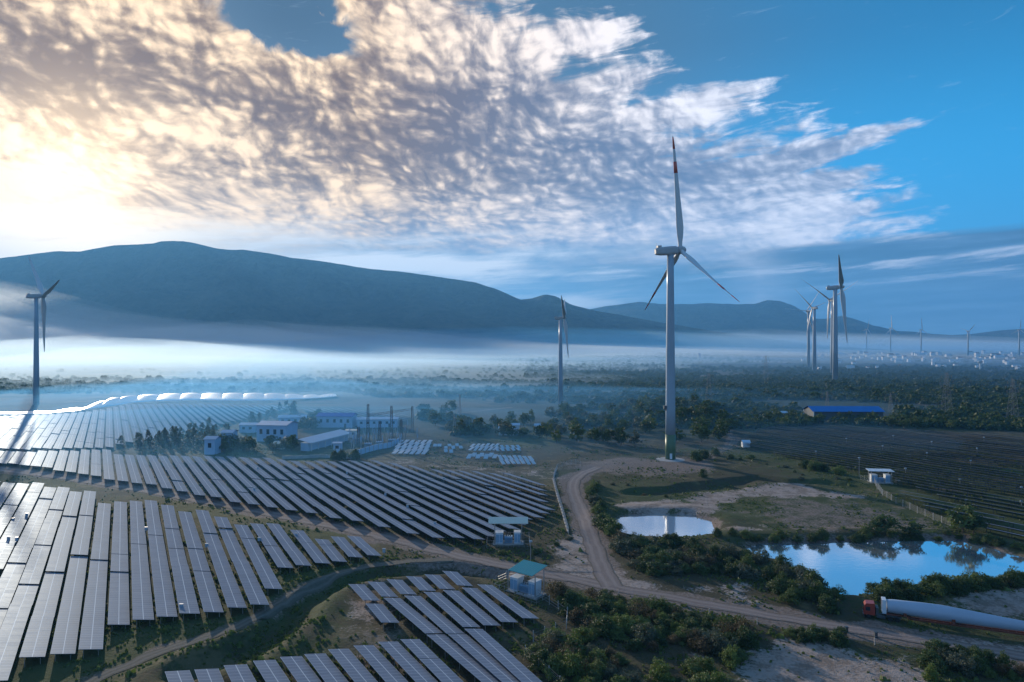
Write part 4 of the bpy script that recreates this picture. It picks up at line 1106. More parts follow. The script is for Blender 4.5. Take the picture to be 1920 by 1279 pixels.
for P, n, z in (([(206, 842), (240, 826), (330, 822), (330, 838), (250, 845)], 16, 'the line along the far solar block'), ([(330, 838), (340, 815), (440, 795), (440, 812), (390, 845)], 18, 'the line along the far solar block'),
                ([(440, 798), (500, 772), (560, 768), (560, 778), (480, 800)], 14, 'the line along the far solar block'), ([(390, 848), (420, 835), (560, 838), (560, 850), (400, 852)], 16, 'the front edge of the substation'), ([(545, 812), (560, 780), (600, 778), (600, 812)], 14, 'the middle of the substation')):
    scatter(P, n, z, 'cone' if z.startswith('the line') else 'tree', [Y_, D], (2.4, 3.8), (2.4, 3.8), 2.6, 6)
for (zone, hue, nm), L in ZONES.items():
    L.sort(key=lambda q: q[0])
    for i, (px, o) in enumerate(L):
        t = '%s %s %s from the left in %s' % (ordw(i), hue, nm, zone) if len(L) > 1 else '%s %s in %s' % (hue, nm, zone)
        t = t.replace('in the slope', 'on the slope').replace('in the far bank', 'on the far bank').replace('in the near bank', 'on the near bank').replace('in the verge', 'on the verge').replace('in the road edge', 'at the road edge').replace('in the corner', 'at the corner').replace('in the front edge', 'at the front edge').replace('in the line', 'in the line').replace('in the bottom', 'in the bottom')
        tag(o, t, nm, '%ss of %s' % (nm, zone))
print('PLANTS', sum(len(v) for v in ZONES.values()))
# far woods and scrub, too many to count
def far_scrub():
    g = np.random.default_rng(3)
    base, Qb = leaf_cloud(7, 9, 0.42, 5, 0.8, -0.2, csz=(0.3, 0.5)); base[:, 2] += 0.3
    nb = len(base); pts = []
    N = 90000
    Y = np.exp(g.uniform(math.log(330), math.log(3200), N)); X = g.uniform(-0.85, 0.85, N)*Y
    n0 = fbm(X, Y*0.55, 190.0, 4, 61); n1 = fbm(X*0.5, Y*2.0, 60.0, 4, 63)
    wood = (0.35+0.65*(fbm(X, Y*0.4, 120.0, 3, 77) > 0.5))*np.exp(-((X-0.53*Y)/(0.20*Y))**2)*np.clip((Y-600)/100, 0, 1)*np.clip((1350-Y)/200, 0, 1)
    dens = np.clip((n0*0.55+n1*0.45-0.475)*12, 0, 1)*0.6+np.clip((n1-0.5)*6, 0, 0.5)*(Y < 1200)+wood*0.9
    dens *= np.where((X < 0.02*Y) & (Y > 850), 0.12, 1.0)
    dens *= np.where((X > 0.42*Y) & (Y > 1300), 0.35, 1.0)
    keep_ = g.random(N) < dens
    X = X[keep_]; Y = Y[keep_]
    bad = np.zeros(len(X), bool)
    for P in ([(-300, 850), (-300, 740), (640, 735), (780, 755), (800, 830), (1010, 840), (1040, 1000), (-300, 1000)], [(1010, 900), (1040, 842), (1260, 838), (1700, 860), (1930, 1000), (1500, 1000)], [(1385, 850), (1400, 806), (1560, 796), (2100, 815), (2100, 1100), (1700, 930)], [(1050, 900), (1090, 838), (1350, 838), (1420, 870), (1400, 960)], [(1500, 792), (1500, 765), (1680, 765), (1680, 790)]):
        bad |= sdf_poly(X, Y, poly_w(P)) < 0
    bad |= dist_line(X, Y, FIELDTRACK) < 5
    X = X[~bad]; Y = Y[~bad]
    if len(X) > 24000:
        k = g.choice(len(X), 24000, replace=False); X = X[k]; Y = Y[k]
    n = len(X); s = g.uniform(1.1, 3.0, n)*(1+(g.random(n) > 0.9)*0.6)*(1-np.clip((Y-1300)/600, 0, 1)*0.35*(X > 0.4*Y)); h = s*g.uniform(0.7, 1.2, n)
    a = g.uniform(0, 6.28, n); ca, sa = np.cos(a), np.sin(a)
    bx = base[None, :, 0]*ca[:, None]-base[None, :, 1]*sa[:, None]; by = base[None, :, 0]*sa[:, None]+base[None, :, 1]*ca[:, None]
    Z = height(X, Y)
    V = np.stack([bx*s[:, None]+X[:, None], by*s[:, None]+Y[:, None], base[None, :, 2]*h[:, None]+Z[:, None]], 2).reshape(-1, 3)
    Q = (Qb[None]+(np.arange(n)*nb)[:, None, None]).reshape(-1, 4)
    tag(link('scrub_woods', np_mesh('scrub_woods', V, Q, M['leaf_dark'])), kind='stuff')
    print('SCRUB', n, len(Q))
far_scrub()
def tufts():
    g = np.random.default_rng(8); N = 60000
    Y = np.exp(g.uniform(math.log(92), math.log(330), N)); X = g.uniform(-0.8, 0.8, N)*Y
    d = fbm(X, Y, 14, 4, 71)
    ok = g.random(N) < np.clip((d-0.47)*5, 0.04, 1)
    for pl in SANDS: ok &= (sdf_poly(X, Y, poly_w(pl)) > 0) | (g.random(N) < 0.12)
    for P in (ROAD, ROAD2): ok &= dist_line(X, Y, P) > 3.0
    ok &= dist_line(X, Y, TRACK) > 1.7
    for P in (POND_S, POND_B): ok &= sdf_poly(X, Y, P) > 0.6
    X = X[ok]; Y = Y[ok]; n = len(X); Z = height(X, Y)
    m = 6; Vs = []
    s = g.uniform(0.12, 0.40, n)*(1+(g.random(n) > 0.95)*1.1)
    for k in range(m):
        a = g.uniform(0, 6.28, n); r = s*g.uniform(0.0, 0.8, n); cx = X+r*np.cos(a*1.7); cy = Y+r*np.sin(a*1.7)
        w = s*0.5; hh = s*g.uniform(0.5, 1.1, n); lx, ly = np.cos(a), np.sin(a)
        v = np.stack([np.stack([cx-lx*w, cy-ly*w, Z-0.05], 1), np.stack([cx+lx*w, cy+ly*w, Z-0.05], 1), np.stack([cx+lx*w*0.7+ly*w*.6, cy+ly*w*0.7-lx*w*.6, Z+hh], 1), np.stack([cx-lx*w*0.6+ly*w*.6, cy-ly*w*0.6-lx*w*.6, Z+hh*0.8], 1)], 1)
        Vs.append(v)
    V = np.concatenate(Vs).reshape(-1, 3); Q = np.arange(len(V)).reshape(-1, 4)
    tag(link('grass', np_mesh('grass', V, Q, M['leaf_mid'])), kind='stuff'); print('TUFTS', n)
tufts()

# ------------------------------------------------------------------ buildings, stations, vehicles, fences
def at(px, py): 
    x, y = wpt(px, py); return x, y, H1(x, y)
def pitched(root, w, d, h, rh, wall, roof, over=0.4):
    """box walls with a two sided roof, ridge along x; origin at the centre of the base"""
    m = MB(); m.box(-w/2, w/2, -d/2, d/2, -0.6, h)
    i = len(m.v); m.v += [(-w/2, -d/2, h), (-w/2, d/2, h), (-w/2, 0, h+rh), (w/2, -d/2, h), (w/2, d/2, h), (w/2, 0, h+rh)]
    m.f += [(i, i+2, i+1), (i+3, i+4, i+5)]
    m.build('wall', wall, root)
    r = MB(); a = w/2+over; b = d/2+over; dz = rh*over/(d/2)
    for s in (-1, 1):
        r.quad((-a, s*b, h-dz+0.05), (a, s*b, h-dz+0.05), (a, 0, h+rh+0.05), (-a, 0, h+rh+0.05)); r.quad((-a, s*b, h-dz+0.17), (a, s*b, h-dz+0.17), (a, 0, h+rh+0.17), (-a, 0, h+rh+0.17))
        r.quad((-a, s*b, h-dz+0.05), (a, s*b, h-dz+0.05), (a, s*b, h-dz+0.17), (-a, s*b, h-dz+0.17))
    r.build('roof', roof, root)
def windows(root, x0, x1, y, n, z0, z1, w, door=None):
    for k in range(n):
        x = x0+(x1-x0)*(k+.5)/n
        m = MB(); m.box(x-w/2, x+w/2, y-0.06, y+0.02, z0, z1); m.build('window', M['window'], root)
    if door is not None:
        m = MB(); m.box(door-0.6, door+0.6, y-0.08, y+0.02, -0.2, 2.2); m.build('door', M['dark_steel'], root)
# warehouse
x, y, z = at(1591, 787)
o = empty('warehouse', (x, y+7, z), R_(-2)); tag(o, 'long warehouse with a bright blue roof behind the trees', 'warehouse')
pitched(o, 42, 15, 5.0, 2.4, M['dark_steel'], M['blue_roof'], 0.8)
m = MB(); m.box(-21.2, -20.6, -7.9, -7.3, -0.5, 5.2); m.box(-21.2, -20.6, 7.3, 7.9, -0.5, 5.2); m.build('post', M['white_paint'], o)
x, y, z = at(1466, 784)
o = empty('shed', (x, y+3, z), 0); tag(o, 'small dark open shed left of the blue roofed warehouse', 'shed'); pitched(o, 12, 6, 3.0, 0.8, M['dark_steel'], M['pale_roof'], 0.5)
hx = random.Random(4)
for i, (px, py, w) in enumerate(((1388, 786, 3), (1396, 790, 3.5), (1405, 787, 4), (1415, 791, 4), (1424, 789, 3), (1432, 792, 4.5), (1441, 790, 3.5), (1402, 783, 3))):
    x, y, z = at(px, py); o = empty('hut', (x, y, z), hx.uniform(-.3, .3)); tag(o, '%s small white roofed hut from the left, at the edge of the grove' % ordw(i), 'hut', 'white huts left of the shed')
    pitched(o, w, 3.2, 1.3, 0.5, M['cream_wall'], M['cabinet'], 0.3)
# substation buildings (px, base py, width, depth, wall h, roof h, yaw, label)
subs = [(512, 829, 15, 12, 7.8, 1.2, -8, M['blue_wall'], M['pale_roof'], 'largest pale blue hall with a low roof among the substation trees', 4),
        (545, 797, 15, 8, 4.2, 1.0, 12, M['blue_wall'], M['pale_roof'], 'long low pale blue hall behind the largest hall', 4),
        (425, 839, 5, 6, 6.5, 0.8, 0, M['blue_wall'], M['pale_roof'], 'narrow pale blue building between the trees left of the largest hall', 1),
        (393, 853, 4.5, 6, 6.5, 0.8, 0, M['blue_wall'], M['pale_roof'], 'leftmost pale blue building, half hidden by trees at the substation', 1),
        (463, 812, 8, 7, 4.0, 0.8, 0, M['blue_wall'], M['pale_roof'], 'pale blue roof peeking out left of the largest hall', 2),
        (628, 803, 20, 9, 6.2, 1.4, -4, M['blue_wall'], M['blue_roof'], 'white walled building with a deep blue roof in the substation', 5),
        (706, 803, 22, 8, 4.5, 0.8, 6, M['blue_wall'], M['pale_roof'], 'pale blue hall behind the substation gantries', 6),
        (658, 821, 5, 4, 3.6, 0.4, 0, M['cream_wall'], M['tin_roof'], 'small cream kiosk with a flat roof beside the substation gantries', 2),
        (632, 850, 3.2, 3, 4.2, 0.3, 0, M['blue_wall'], M['pale_roof'], 'small pale blue control hut in front of the long pavilion', 1),
        (522, 843, 4, 3, 2.6, 0.6, 0, M['cream_wall'], M['tin_roof'], 'tiny pale shed below the largest hall', 1)]
for px, py, w, d, h, rh, rz, wm, rm, lb, nw in subs:
    x, y, z = at(px, py); o = empty('building', (x, y+d/2, z), R_(rz)); tag(o, lb, 'building'); pitched(o, w, d, h, rh, wm, rm, 0.5)
    windows(o, -w/2+0.5, w/2-0.5, -d/2, nw, h*0.45, h*0.75, min(1.4, w/nw*0.5), door=w*0.3 if nw > 3 else None)
# long pavilion
a = np.array(wpt(573, 846)); b = np.array(wpt(648, 826)); c = (a+b)/2; L = np.hypot(*(b-a)); rz = math.atan2(b[1]-a[1], b[0]-a[0])
o = empty('pavilion', (c[0], c[1], H1(*c)), rz); tag(o, 'long pavilion with a sloping pale blue roof in front of the substation', 'building')
m = MB(); m.box(-L/2, L/2, -1.5, 2.5, -0.5, 3.4); m.build('wall', M['blue_wall'], o)
m = MB(); m.quad((-L/2-.8, -3.0, 3.4), (L/2+.8, -3.0, 3.4), (L/2+.8, 3.4, 4.9), (-L/2-.8, 3.4, 4.9)); m.quad((-L/2-.8, -3.0, 3.55), (L/2+.8, -3.0, 3.55), (L/2+.8, 3.4, 5.05), (-L/2-.8, 3.4, 5.05)); m.quad((-L/2-.8, -3.0, 2.9), (L/2+.8, -3.0, 2.9), (L/2+.8, -3.0, 3.57), (-L/2-.8, -3.0, 3.57)); m.build('roof', M['pale_roof'], o)
for k in range(7):
    m = MB(); xx = -L/2+0.5+(L-1)*k/6; m.box(xx-.12, xx+.12, -2.8, -2.56, -0.5, 3.4); m.build('post', M['cabinet'], o)
# perimeter wall
def wallrun(pts, h, mat, label, t=0.25):
    P = [np.array(wpt(*p)) for p in pts]; o = empty('perimeter_wall', (P[0][0], P[0][1], 0)); tag(o, label, 'wall'); m = MB(); pm = MB()
    for a, b in zip(P, P[1:]):
        L = np.hypot(*(b-a)); n = max(1, int(L/3)); d = (b-a)/L; r = math.atan2(d[1], d[0])
        for k in range(n):
            c = a+(b-a)*(k+.5)/n-P[0]; zz = H1(*(c+P[0])); m.cbox((c[0], c[1], zz+h/2-.3), (L/n, t, h+.6), r)
            q = a+(b-a)*k/n-P[0]; pm.cbox((q[0], q[1], zz+h/2-.2), (.35, t+.14, h+.7), r)
    m.build('wall_panel', mat, o); pm.build('pier', M['concrete'], o)
wallrun([(668, 856), (700, 846), (734, 838), (752, 830)], 2.4, M['blue_wall'], 'low pale blue wall along the front of the substation')
wallrun([(530, 862), (600, 858), (660, 862)], 1.2, M['concrete'], 'low concrete wall above the middle solar block')
# lattice work
def lattice(name, x, y, h, wb, wt, label, cat, group, arms=(), n=8, r=0.08, mat='steel', rz=0.0):
    o = empty(name, (x, y, H1(x, y)), rz); tag(o, label, cat, group); m = MB()
    P = lambda k, s: (s[0]*(wb+(wt-wb)*k)/2, s[1]*(wb+(wt-wb)*k)/2, h*k)
    C4 = ((-1, -1), (1, -1), (1, 1), (-1, 1))
    for s in C4: m.bar(P(-0.02, s), P(1, s), r*1.3)
    for k in range(n):
        k0, k1 = 1-(1-k/n)**1.2, 1-(1-(k+1)/n)**1.2
        for a, b in zip(C4, C4[1:]+C4[:1]): m.bar(P(k0, a), P(k1, b), r*.7); m.bar(P(k0, b), P(k1, a), r*.7); m.bar(P(k1, a), P(k1, b), r*.7)
    m.build('mast', M[mat], o)
    for z, L in arms:
        q = MB()
        for s in (-1, 1): q.bar((0, s*.3, z), (L, 0, z+.1), r); q.bar((0, s*.3, z), (-L, 0, z+.1), r)
        q.bar((0, 0, z+1.4), (L, 0, z+.1), r); q.bar((0, 0, z+1.4), (-L, 0, z+.1), r); q.build('cross_arm', M[mat], o)
        for xx in (-L, L):
            q = MB(); q.tube([(xx, 0, z), (xx, 0, z-1.6)], [.12, .12], 6); q.build('insulator', M['dark_steel'], o)
    return o
for px, base, top, lb in ((1329, 764, 700, 'lattice pylon on the pale field just right of the tall turbine'), (1775, 781, 700, 'thin lattice pylon right of the blue roofed warehouse'), (1899, 789, 711, 'rightmost lattice pylon at the right edge'),
                          (1436, 716, 668, 'small distant pylon left of the clustered turbines'), (1551, 770, 735, 'faint distant pylon above the warehouse'), (1670, 774, 738, 'faint pylon behind the right end of the warehouse')):
    x, y = wpt(px, base); h = (base-top)*y/F
    lattice('pylon', x, y, h, 5.0*h/26, 1.0*h/26, lb, 'pylon', 'power pylons across the plain', ((h*.94, 3.2), (h*.83, 4.2), (h*.72, 3.4)), 8, 0.030+0.008*y/500, 'pylon_steel')
for px, base, top, lb in ((852, 817, 778, 'slim pale lattice mast between the trees above the yard'), (862, 795, 740, 'tall thin mast behind the trees above the yard')):
    x, y = wpt(px, base); h = (base-top)*y/F; lattice('mast', x, y, h, 1.6, .6, lb, 'mast', 'masts above the yard', (), 9, .07)
# gantries of the substation
for i, (px, base, top) in enumerate(((690, 828, 758), (734, 820, 762), (773, 812, 762), (712, 832, 790), (752, 828, 788), (672, 838, 800))):
    x, y = wpt(px, base); h = (base-top)*y/F; lattice('gantry_tower', x, y, h, 1.3, 0.8, '%s steel gantry tower from the left in the substation' % ordw([3, 0, 1, 2, 4, 5].index(i) if False else sorted([690, 734, 773, 712, 752, 672]).index(px)), 'gantry', 'gantry towers of the substation', (), 8, .055, 'dark_steel')
x0, y0 = wpt(690, 828); x1, y1 = wpt(773, 812); zz = 12.0
o = empty('gantry_beam', (x0, y0, 0)); tag(o, 'horizontal lattice beam joining the tall substation gantries', 'beam'); m = MB()
dd = (x1-x0, y1-y0)
for q in (0, .8): m.bar((0, 0, zz+q), (dd[0], dd[1], zz+q), .09)
for k in range(16): m.bar((dd[0]*k/16, dd[1]*k/16, zz+(.8 if k % 2 else 0)), (dd[0]*(k+1)/16, dd[1]*(k+1)/16, zz+(0 if k % 2 else .8)), .06)
m.mesh('beam', M['dark_steel']); link('beam', m.mesh('beam', M['dark_steel']), o)
gr = random.Random(12); bay = []
for i in range(46):
    px = gr.uniform(655, 785); py = gr.uniform(822, 846)-(px-655)*0.09; bay.append((px, py))
bay.sort()
proto = None
for i, (px, py) in enumerate(bay):
    x, y, z = at(px, py)
    if proto is None:
        proto = empty('insulator_post', (x, y, z)); a_ = MB(); a_.box(-.12, .12, -.12, .12, -.5, 2.6); a_.build('post', M['steel'], proto); b_ = MB(); b_.lathe([(.1, 2.6), (.22, 2.7), (.12, 2.9), (.22, 3.1), (.12, 3.3), (.22, 3.5), (.12, 3.8), (.05, 4.2)], 8); b_.build('insulator', M['cabinet_blue'], proto); o = proto
    else:
        o = proto.copy(); col.objects.link(o)
        for ch in list(proto.children): c = ch.copy(); col.objects.link(c); c.parent = o
    o.location = (x, y, z); o.scale = (1.2, 1.2, gr.uniform(.8, 1.7)); tag(o, '%s slim insulator post from the left in the substation switchyard' % ordw(i), 'insulator', 'insulator posts in the switchyard')
for i, (px, py) in enumerate(((690, 842), (712, 838), (735, 834), (668, 832))):
    x, y, z = at(px, py); o = empty('transformer', (x, y, z), .2); tag(o, '%s grey transformer from the left among the insulator posts' % ordw(sorted([690, 712, 735, 668]).index(px)), 'transformer', 'transformers of the substation')
    m = MB(); m.box(-1.6, 1.6, -1.1, 1.1, -.3, 2.6); m.build('tank', M['cabinet_blue'], o)
    m = MB(); [m.box(-1.5+k*.35, -1.38+k*.35, -1.6, -1.12, .4, 2.3) for k in range(9)]; m.build('radiator', M['steel'], o)
    for xx in (-1, 0, 1): m = MB(); m.lathe([(.16, 2.6), (.1, 3.9)], 6, Matrix.Translation((xx, 0, 0))); m.build('bushing', M['dark_steel'], o)
# storage yard: tilted stacks of sheets in rows
yr = random.Random(31); Yd = []
def yard(px, py, w, l, rz, t, h): Yd.append((px, py, w, l, rz, t, h))
for c in range(6):
    for k in range(4):
        yard(742+c*11.0+k*2.6, 852.5-k*6.4, 1.9, 6.5, -.25, 14, 1.0)
for c in range(2): yard(816+c*8, 841, 1.9, 3.0, 0, 20, 1.2)
for px, py in ((836, 846), (843, 842), (850, 846), (857, 841), (864, 845), (836, 852), (846, 853)): yard(px, py, 1.6, 2.6, .2, 28, 1.4)
for c in range(6):
    for k in range(2): yard(884+c*9+k*2, 847-k*6, 1.4, 4.6, -.5, 22, 1.2)
for c in range(5):
    for k in range(2): yard(932+c*10, 849-k*5, 1.5, 3.2, .45, 24, 1.2)
for c in range(7): yard(880+c*8, 862-(c % 2)*3, 1.9, 4.5, yr.uniform(-.3, .3), 22, 1.2)
for c in range(7):
    for k in range(2): yard(942+c*9.5+k*-3.5, 871-k*7.5, 1.5, 5.6, .3, 16, 1.0)
Yd.sort()
for i, (px, py, w, l, rz, t, h) in enumerate(Yd):
    x, y, z = at(px, py); o = empty('sheet_rack', (x, y, z), rz+yr.uniform(-.05, .05)); tag(o, '%s tilted rack of pale sheets from the left in the storage yard' % ordw(i), 'rack', 'racks in the storage yard')
    Mt = Matrix.Translation((0, 0, h)) @ Matrix.Rotation(R_(t*yr.uniform(.6, 1.2)), 4, 'X')
    l *= .8; w *= .92
    m = MB(); m.box(-w/2, w/2, -l/2, l/2, -.12, .12, Mt); m.build('sheet', M['yard_sheet'], o)
    m = MB()
    for sx in (-1, 1):
        for sy in (-1, 1): m.box(sx*w*.4-.06, sx*w*.4+.06, sy*l*.35-.06, sy*l*.35+.06, -.4, h+sy*l*.35*math.tan(R_(t*.6))-.12)
    m.build('frame', M['dark_steel'], o)

# transformer stations under canopies
def station(px, py, rz, label, roofmat, tilt, rw, rd, hz_, xoff=0.0, yoff=0.0):
    x, y, z = at(px, py); o = empty('transformer_station', (x, y, z), R_(rz)); tag(o, label, 'transformer station')
    m = MB(); m.box(-3.6, 3.6, -1.7, 1.7, -.5, .25); m.build('plinth', M['concrete'], o)
    Mt = Matrix.Translation((xoff, yoff, hz_)) @ Matrix.Rotation(R_(tilt), 4, 'X')
    m = MB(); m.box(-rw/2, rw/2, -rd/2, rd/2, -.06, .06, Mt)
    n = int(rw/.5)
    for k in range(n): m.box(-rw/2+.2+k*.5, -rw/2+.26+k*.5, -rd/2, rd/2, .06, .10, Mt)
    m.build('roof', roofmat, o)
    for sx in (-1, 1):
        for sy in (-1, 1):
            m = MB(); m.box(sx*3.2-.07, sx*3.2+.07, sy*1.4-.07, sy*1.4+.07, .25, hz_+(sy*1.4-yoff)*math.tan(R_(tilt))-.05); m.build('post', M['steel'], o)
    for x0, x1, h, mt in ((-3.0, -1.2, 2.7, 'cabinet'), (1.4, 2.9, 2.8, 'cabinet')):
        m = MB(); m.box(x0, x1, -1.1, 1.0, .26, h); m.box(x0-.06, x1+.06, -1.18, 1.08, h, h+.1); c = m.build('cabinet', M[mt], o)
        for k in range(2):
            w_ = (x1-x0)/2; d = MB(); d.box(x0+.06+k*w_, x0+w_-.06+k*w_, -1.16, -1.1, .5, h-.35); d.build('door', M['cabinet_blue'], c)
    m = MB(); m.box(-.9, 1.0, -.7, .9, .26, 1.7); 
    for k in range(7): m.box(-.8+k*.25, -.72+k*.25, -1.1, -.7, .5, 1.5)
    m.build('transformer', M['cabinet_blue'], o)
    for k in range(3):
        m = MB(); m.lathe([(.12, 1.7), (.16, 1.85), (.1, 2.0), (.14, 2.15), (.06, 2.4)], 8, Matrix.Translation((-.5+k*.5, 0, 0))); m.build('bushing', M['dark_steel'], o)
    # enclosure of mesh fence
    m = MB()
    for k in range(9):
        for sy in (-1, 1): m.box(-5+k*1.25-.03, -5+k*1.25+.03, sy*3.4-.03, sy*3.4+.03, -.3, 1.7)
    for zz in (.3, .9, 1.6):
        for sy in (-1, 1): m.box(-5, 5, sy*3.4-.015, sy*3.4+.015, zz-.015, zz+.015)
        for sx in (-1, 1): m.box(sx*5-.015, sx*5+.015, -3.4, 3.4, zz-.015, zz+.015)
    m.build('enclosure', M['steel'], o)
station(953, 1019, 0, 'transformer station under a bright pale flat roof, above the road', M['tin_roof'], 14, 9.4, 3.2, 5.3, 0, .4)
station(986, 1113, -38, 'transformer station under a teal roof, below the road', M['teal_roof'], 8, 5.6, 5.0, 4.6, 0, .6)
station(1650, 905, -8, 'distant transformer station under a dark roof beside the dark solar block', M['pale_roof'], 4, 8, 3.6, 4.2)

# fences
def fence(pts, h, step, label, mat='concrete', rails=(0.4, 0.9, 1.4), pw=.13):
    P = [np.array(wpt(*p)) for p in pts]; o = empty('fence', (P[0][0], P[0][1], 0)); tag(o, label, 'fence'); Q = []
    for a, b in zip(P, P[1:]):
        n = max(1, int(np.hypot(*(b-a))/step)); Q += [a+(b-a)*k/n for k in range(n)]
    Q.append(P[-1]); w = MB()
    pts3 = [(q[0]-P[0][0], q[1]-P[0][1], H1(*q)) for q in Q]
    for q in pts3[:100]:
        m = MB(); m.box(q[0]-pw/2, q[0]+pw/2, q[1]-pw/2, q[1]+pw/2, q[2]-.3, q[2]+h); m.build('post', M[mat], o)
    for a, b in zip(pts3, pts3[1:]):
        for r in rails: w.bar((a[0], a[1], a[2]+r), (b[0], b[1], b[2]+r), .025, 3)
    w.build('wire', M['steel'], o)
fence([(1088, 870), (1045, 880), (1038, 900), (1044, 925), (1053, 955), (1060, 980), (1066, 1003)], 1.9, 2.6, 'pale concrete post fence curving left of the side road', rails=(.3, .6, .9, 1.2, 1.5, 1.8))
wallrun([(1041, 884), (1037, 900), (1043, 925), (1052, 955), (1059, 980), (1065, 1000)], .35, M['concrete'], 'low concrete kerb wall under the curving fence by the side road', .3)
fence([(985, 1236), (1010, 1258), (1050, 1296)], 2.0, 2.2, 'mesh fence at the lower right corner of the bottom solar block', rails=(.3, .6, .9, 1.2, 1.5, 1.8))
fence([(1000, 1205), (1062, 1182), (1064, 1160), (1030, 1135), (1005, 1118), (970, 1095), (930, 1078)], 1.8, 2.4, 'wire fence around the teal roofed station and bottom solar block')
fence([(1640, 908), (1655, 930), (1680, 945), (1720, 962), (1782, 988)], 2.0, 3.0, 'pale fence running down from the distant transformer station', rails=(.3, .6, .9, 1.2, 1.5, 1.8))
fence([(1160, 1120), (1240, 1136), (1330, 1154), (1420, 1172), (1520, 1192), (1640, 1210), (1760, 1232)], 1.1, 6.0, 'low wire fence along the near edge of the road')

# poles
def pole(px, base, top, label, cat='pole', group='lamp and camera poles', arm=True):
    x, y = wpt(px, base); h = (base-top)*y/F; o = empty('camera_pole', (x, y, H1(x, y))); tag(o, label, cat, group)
    m = MB(); m.lathe([(.09, -.3), (.06, h)], 8); m.build('pole', M['steel'], o)
    m = MB(); m.box(-.35, .35, -.12, .12, h-.35, h+.05); m.build('camera_box', M['white_paint'], o)
pole(995, 1056, 1014, 'thin pole standing between the two nearest transformer stations')
pole(1611, 895, 858, 'pole left of the distant transformer station')
wd = [(1587, 823), (1530, 846), (1675, 817), (1655, 837), (1747, 829), (1738, 850), (1832, 842), (1845, 821), (1820, 864), (1698, 878), (1800, 898), (1811, 938), (1915, 915), (1915, 940)]
wd.sort()
for i, (px, py) in enumerate(wd):
    pole(px, py+8, py-1, '%s small white box on a pole from the left, over the dark solar block' % ordw(i), 'pole', 'white boxes over the dark block')
lb = [(50, 680), (100, 660), (32, 757), (63, 760), (548, 714), (775, 780), (972, 757), (680, 1020), (1110, 740)]
bx = [(a/2, 640+b/2) for a, b in lb]+[(400+a/3, 640+b/3) for a, b in ((230, 845), (250, 723), (752, 750), (968, 872), (1092, 945), (1247, 1043), (1297, 785), (960, 1200), (260, 1135))]
bx.sort()
for i, (px, py) in enumerate(bx):
    x, y, z = at(px, py+7); o = empty('combiner_box', (x, y, z)); tag(o, '%s small white combiner box from the left among the solar rows' % ordw(i), 'combiner box', 'combiner boxes among the rows')
    m = MB(); m.box(-.05, .05, -.05, .05, -.3, 1.5); m.build('post', M['steel'], o)
    m = MB(); m.box(-.3, .3, -.15, .15, 1.3, 2.1); m.box(-.36, .36, -.2, .2, 2.1, 2.16); m.build('box', M['white_paint'], o)

# truck with a turbine blade on its trailer
x0, y0 = wpt(1619, 1156); x1, y1 = wpt(1925, 1198)
yaw = math.atan2(y1-y0, x1-x0)      # local +x runs from the cab to the tail
z = max(H1(x0+k*2.5*math.cos(yaw), y0+k*2.5*math.sin(yaw)) for k in range(12))-.1
T = empty('truck', (x0, y0, z), yaw); tag(T, 'truck with a red cab parked beside the road below the big pond', 'truck')
m = MB()
prof = [(-.05, .9), (-.1, 1.7), (.12, 2.9), (.4, 3.35), (2.1, 3.45), (2.2, 3.2), (2.2, .9)]
i0 = len(m.v)
for s in (-1.15, 1.15): m.v += [(a, s, b) for a, b in prof]
n = len(prof); m.f += [tuple(range(n)), tuple(range(n, 2*n))[::-1]]
for k in range(n): m.f.append((k, k+n, (k+1) % n+n, (k+1) % n))
cab = m.build('cab', M['truck_red'], T)
g_ = MB(); g_.quad((-.115, -1.02, 1.85), (-.115, 1.02, 1.85), (.09, 1.0, 2.75), (.09, -1.0, 2.75)); g_.build('windscreen', M['window'], cab)
for s in (-1, 1):
    g_ = MB(); g_.box(.35, 1.25, s*1.16-.015, s*1.16+.015, 1.8, 2.65); g_.build('side_window', M['window'], cab)
    g_ = MB(); g_.box(-.25, -.1, s*1.35-.08, s*1.35+.08, 1.9, 2.6); g_.build('mirror', M['rubber'], cab)
    g_ = MB(); g_.box(-.16, -.08, s*.85-.16, s*.85+.16, .95, 1.15); g_.build('headlight', M['white_paint'], cab)
g_ = MB(); g_.box(-.18, -.04, -1.15, 1.15, .45, .9); g_.box(-.12, -.07, -.7, .7, 1.0, 1.6); g_.build('bumper', M['dark_steel'], cab)
m = MB(); m.box(.3, 7.4, -.5, -.3, .75, 1.0); m.box(.3, 7.4, .3, .5, .75, 1.0); m.box(2.4, 2.9, -1.1, 1.1, 1.0, 2.6); m.box(2.6, 4.2, -1.15, -.6, .55, 1.05); m.build('chassis', M['dark_steel'], T)
m = MB(); m.box(4.6, 6.6, -.6, .6, 1.0, 1.25); m.build('coupling_plate', M['dark_steel'], T)
def wheels(par, xs, r=.52, w=1.0):
    for xx in xs:
        for s in (-1, 1):
            A = Matrix.Translation((xx, s*w, r)) @ Matrix.Rotation(math.pi/2, 4, 'X')
            m = MB(); m.lathe([(r*.55, -.15), (r*.95, -.16), (r, -.1), (r, .1), (r*.95, .16), (r*.55, .15)], 20, A); wl = m.build('wheel', M['rubber'], par)
            m = MB(); m.lathe([(r*.54, -.13), (r*.54, .13)], 14, A); m.build('rim', M['steel'], wl)
wheels(T, (.9, 5.2, 6.5))
TR = empty('trailer', (x0, y0, z), yaw); tag(TR, 'long low red trailer carrying the white turbine blade', 'trailer')
m = MB(); m.box(4.4, 9.0, -.7, .7, 1.28, 1.55); m.box(8.6, 9.0, -.7, .7, .9, 1.28); m.box(8.9, 44, -.55, -.35, .75, 1.15); m.box(8.9, 44, .35, .55, .75, 1.15)
for k in range(24): m.box(9.5+k*1.45, 9.65+k*1.45, -.35, .35, .8, 1.05)
m.build('bed', M['trailer_red'], TR)
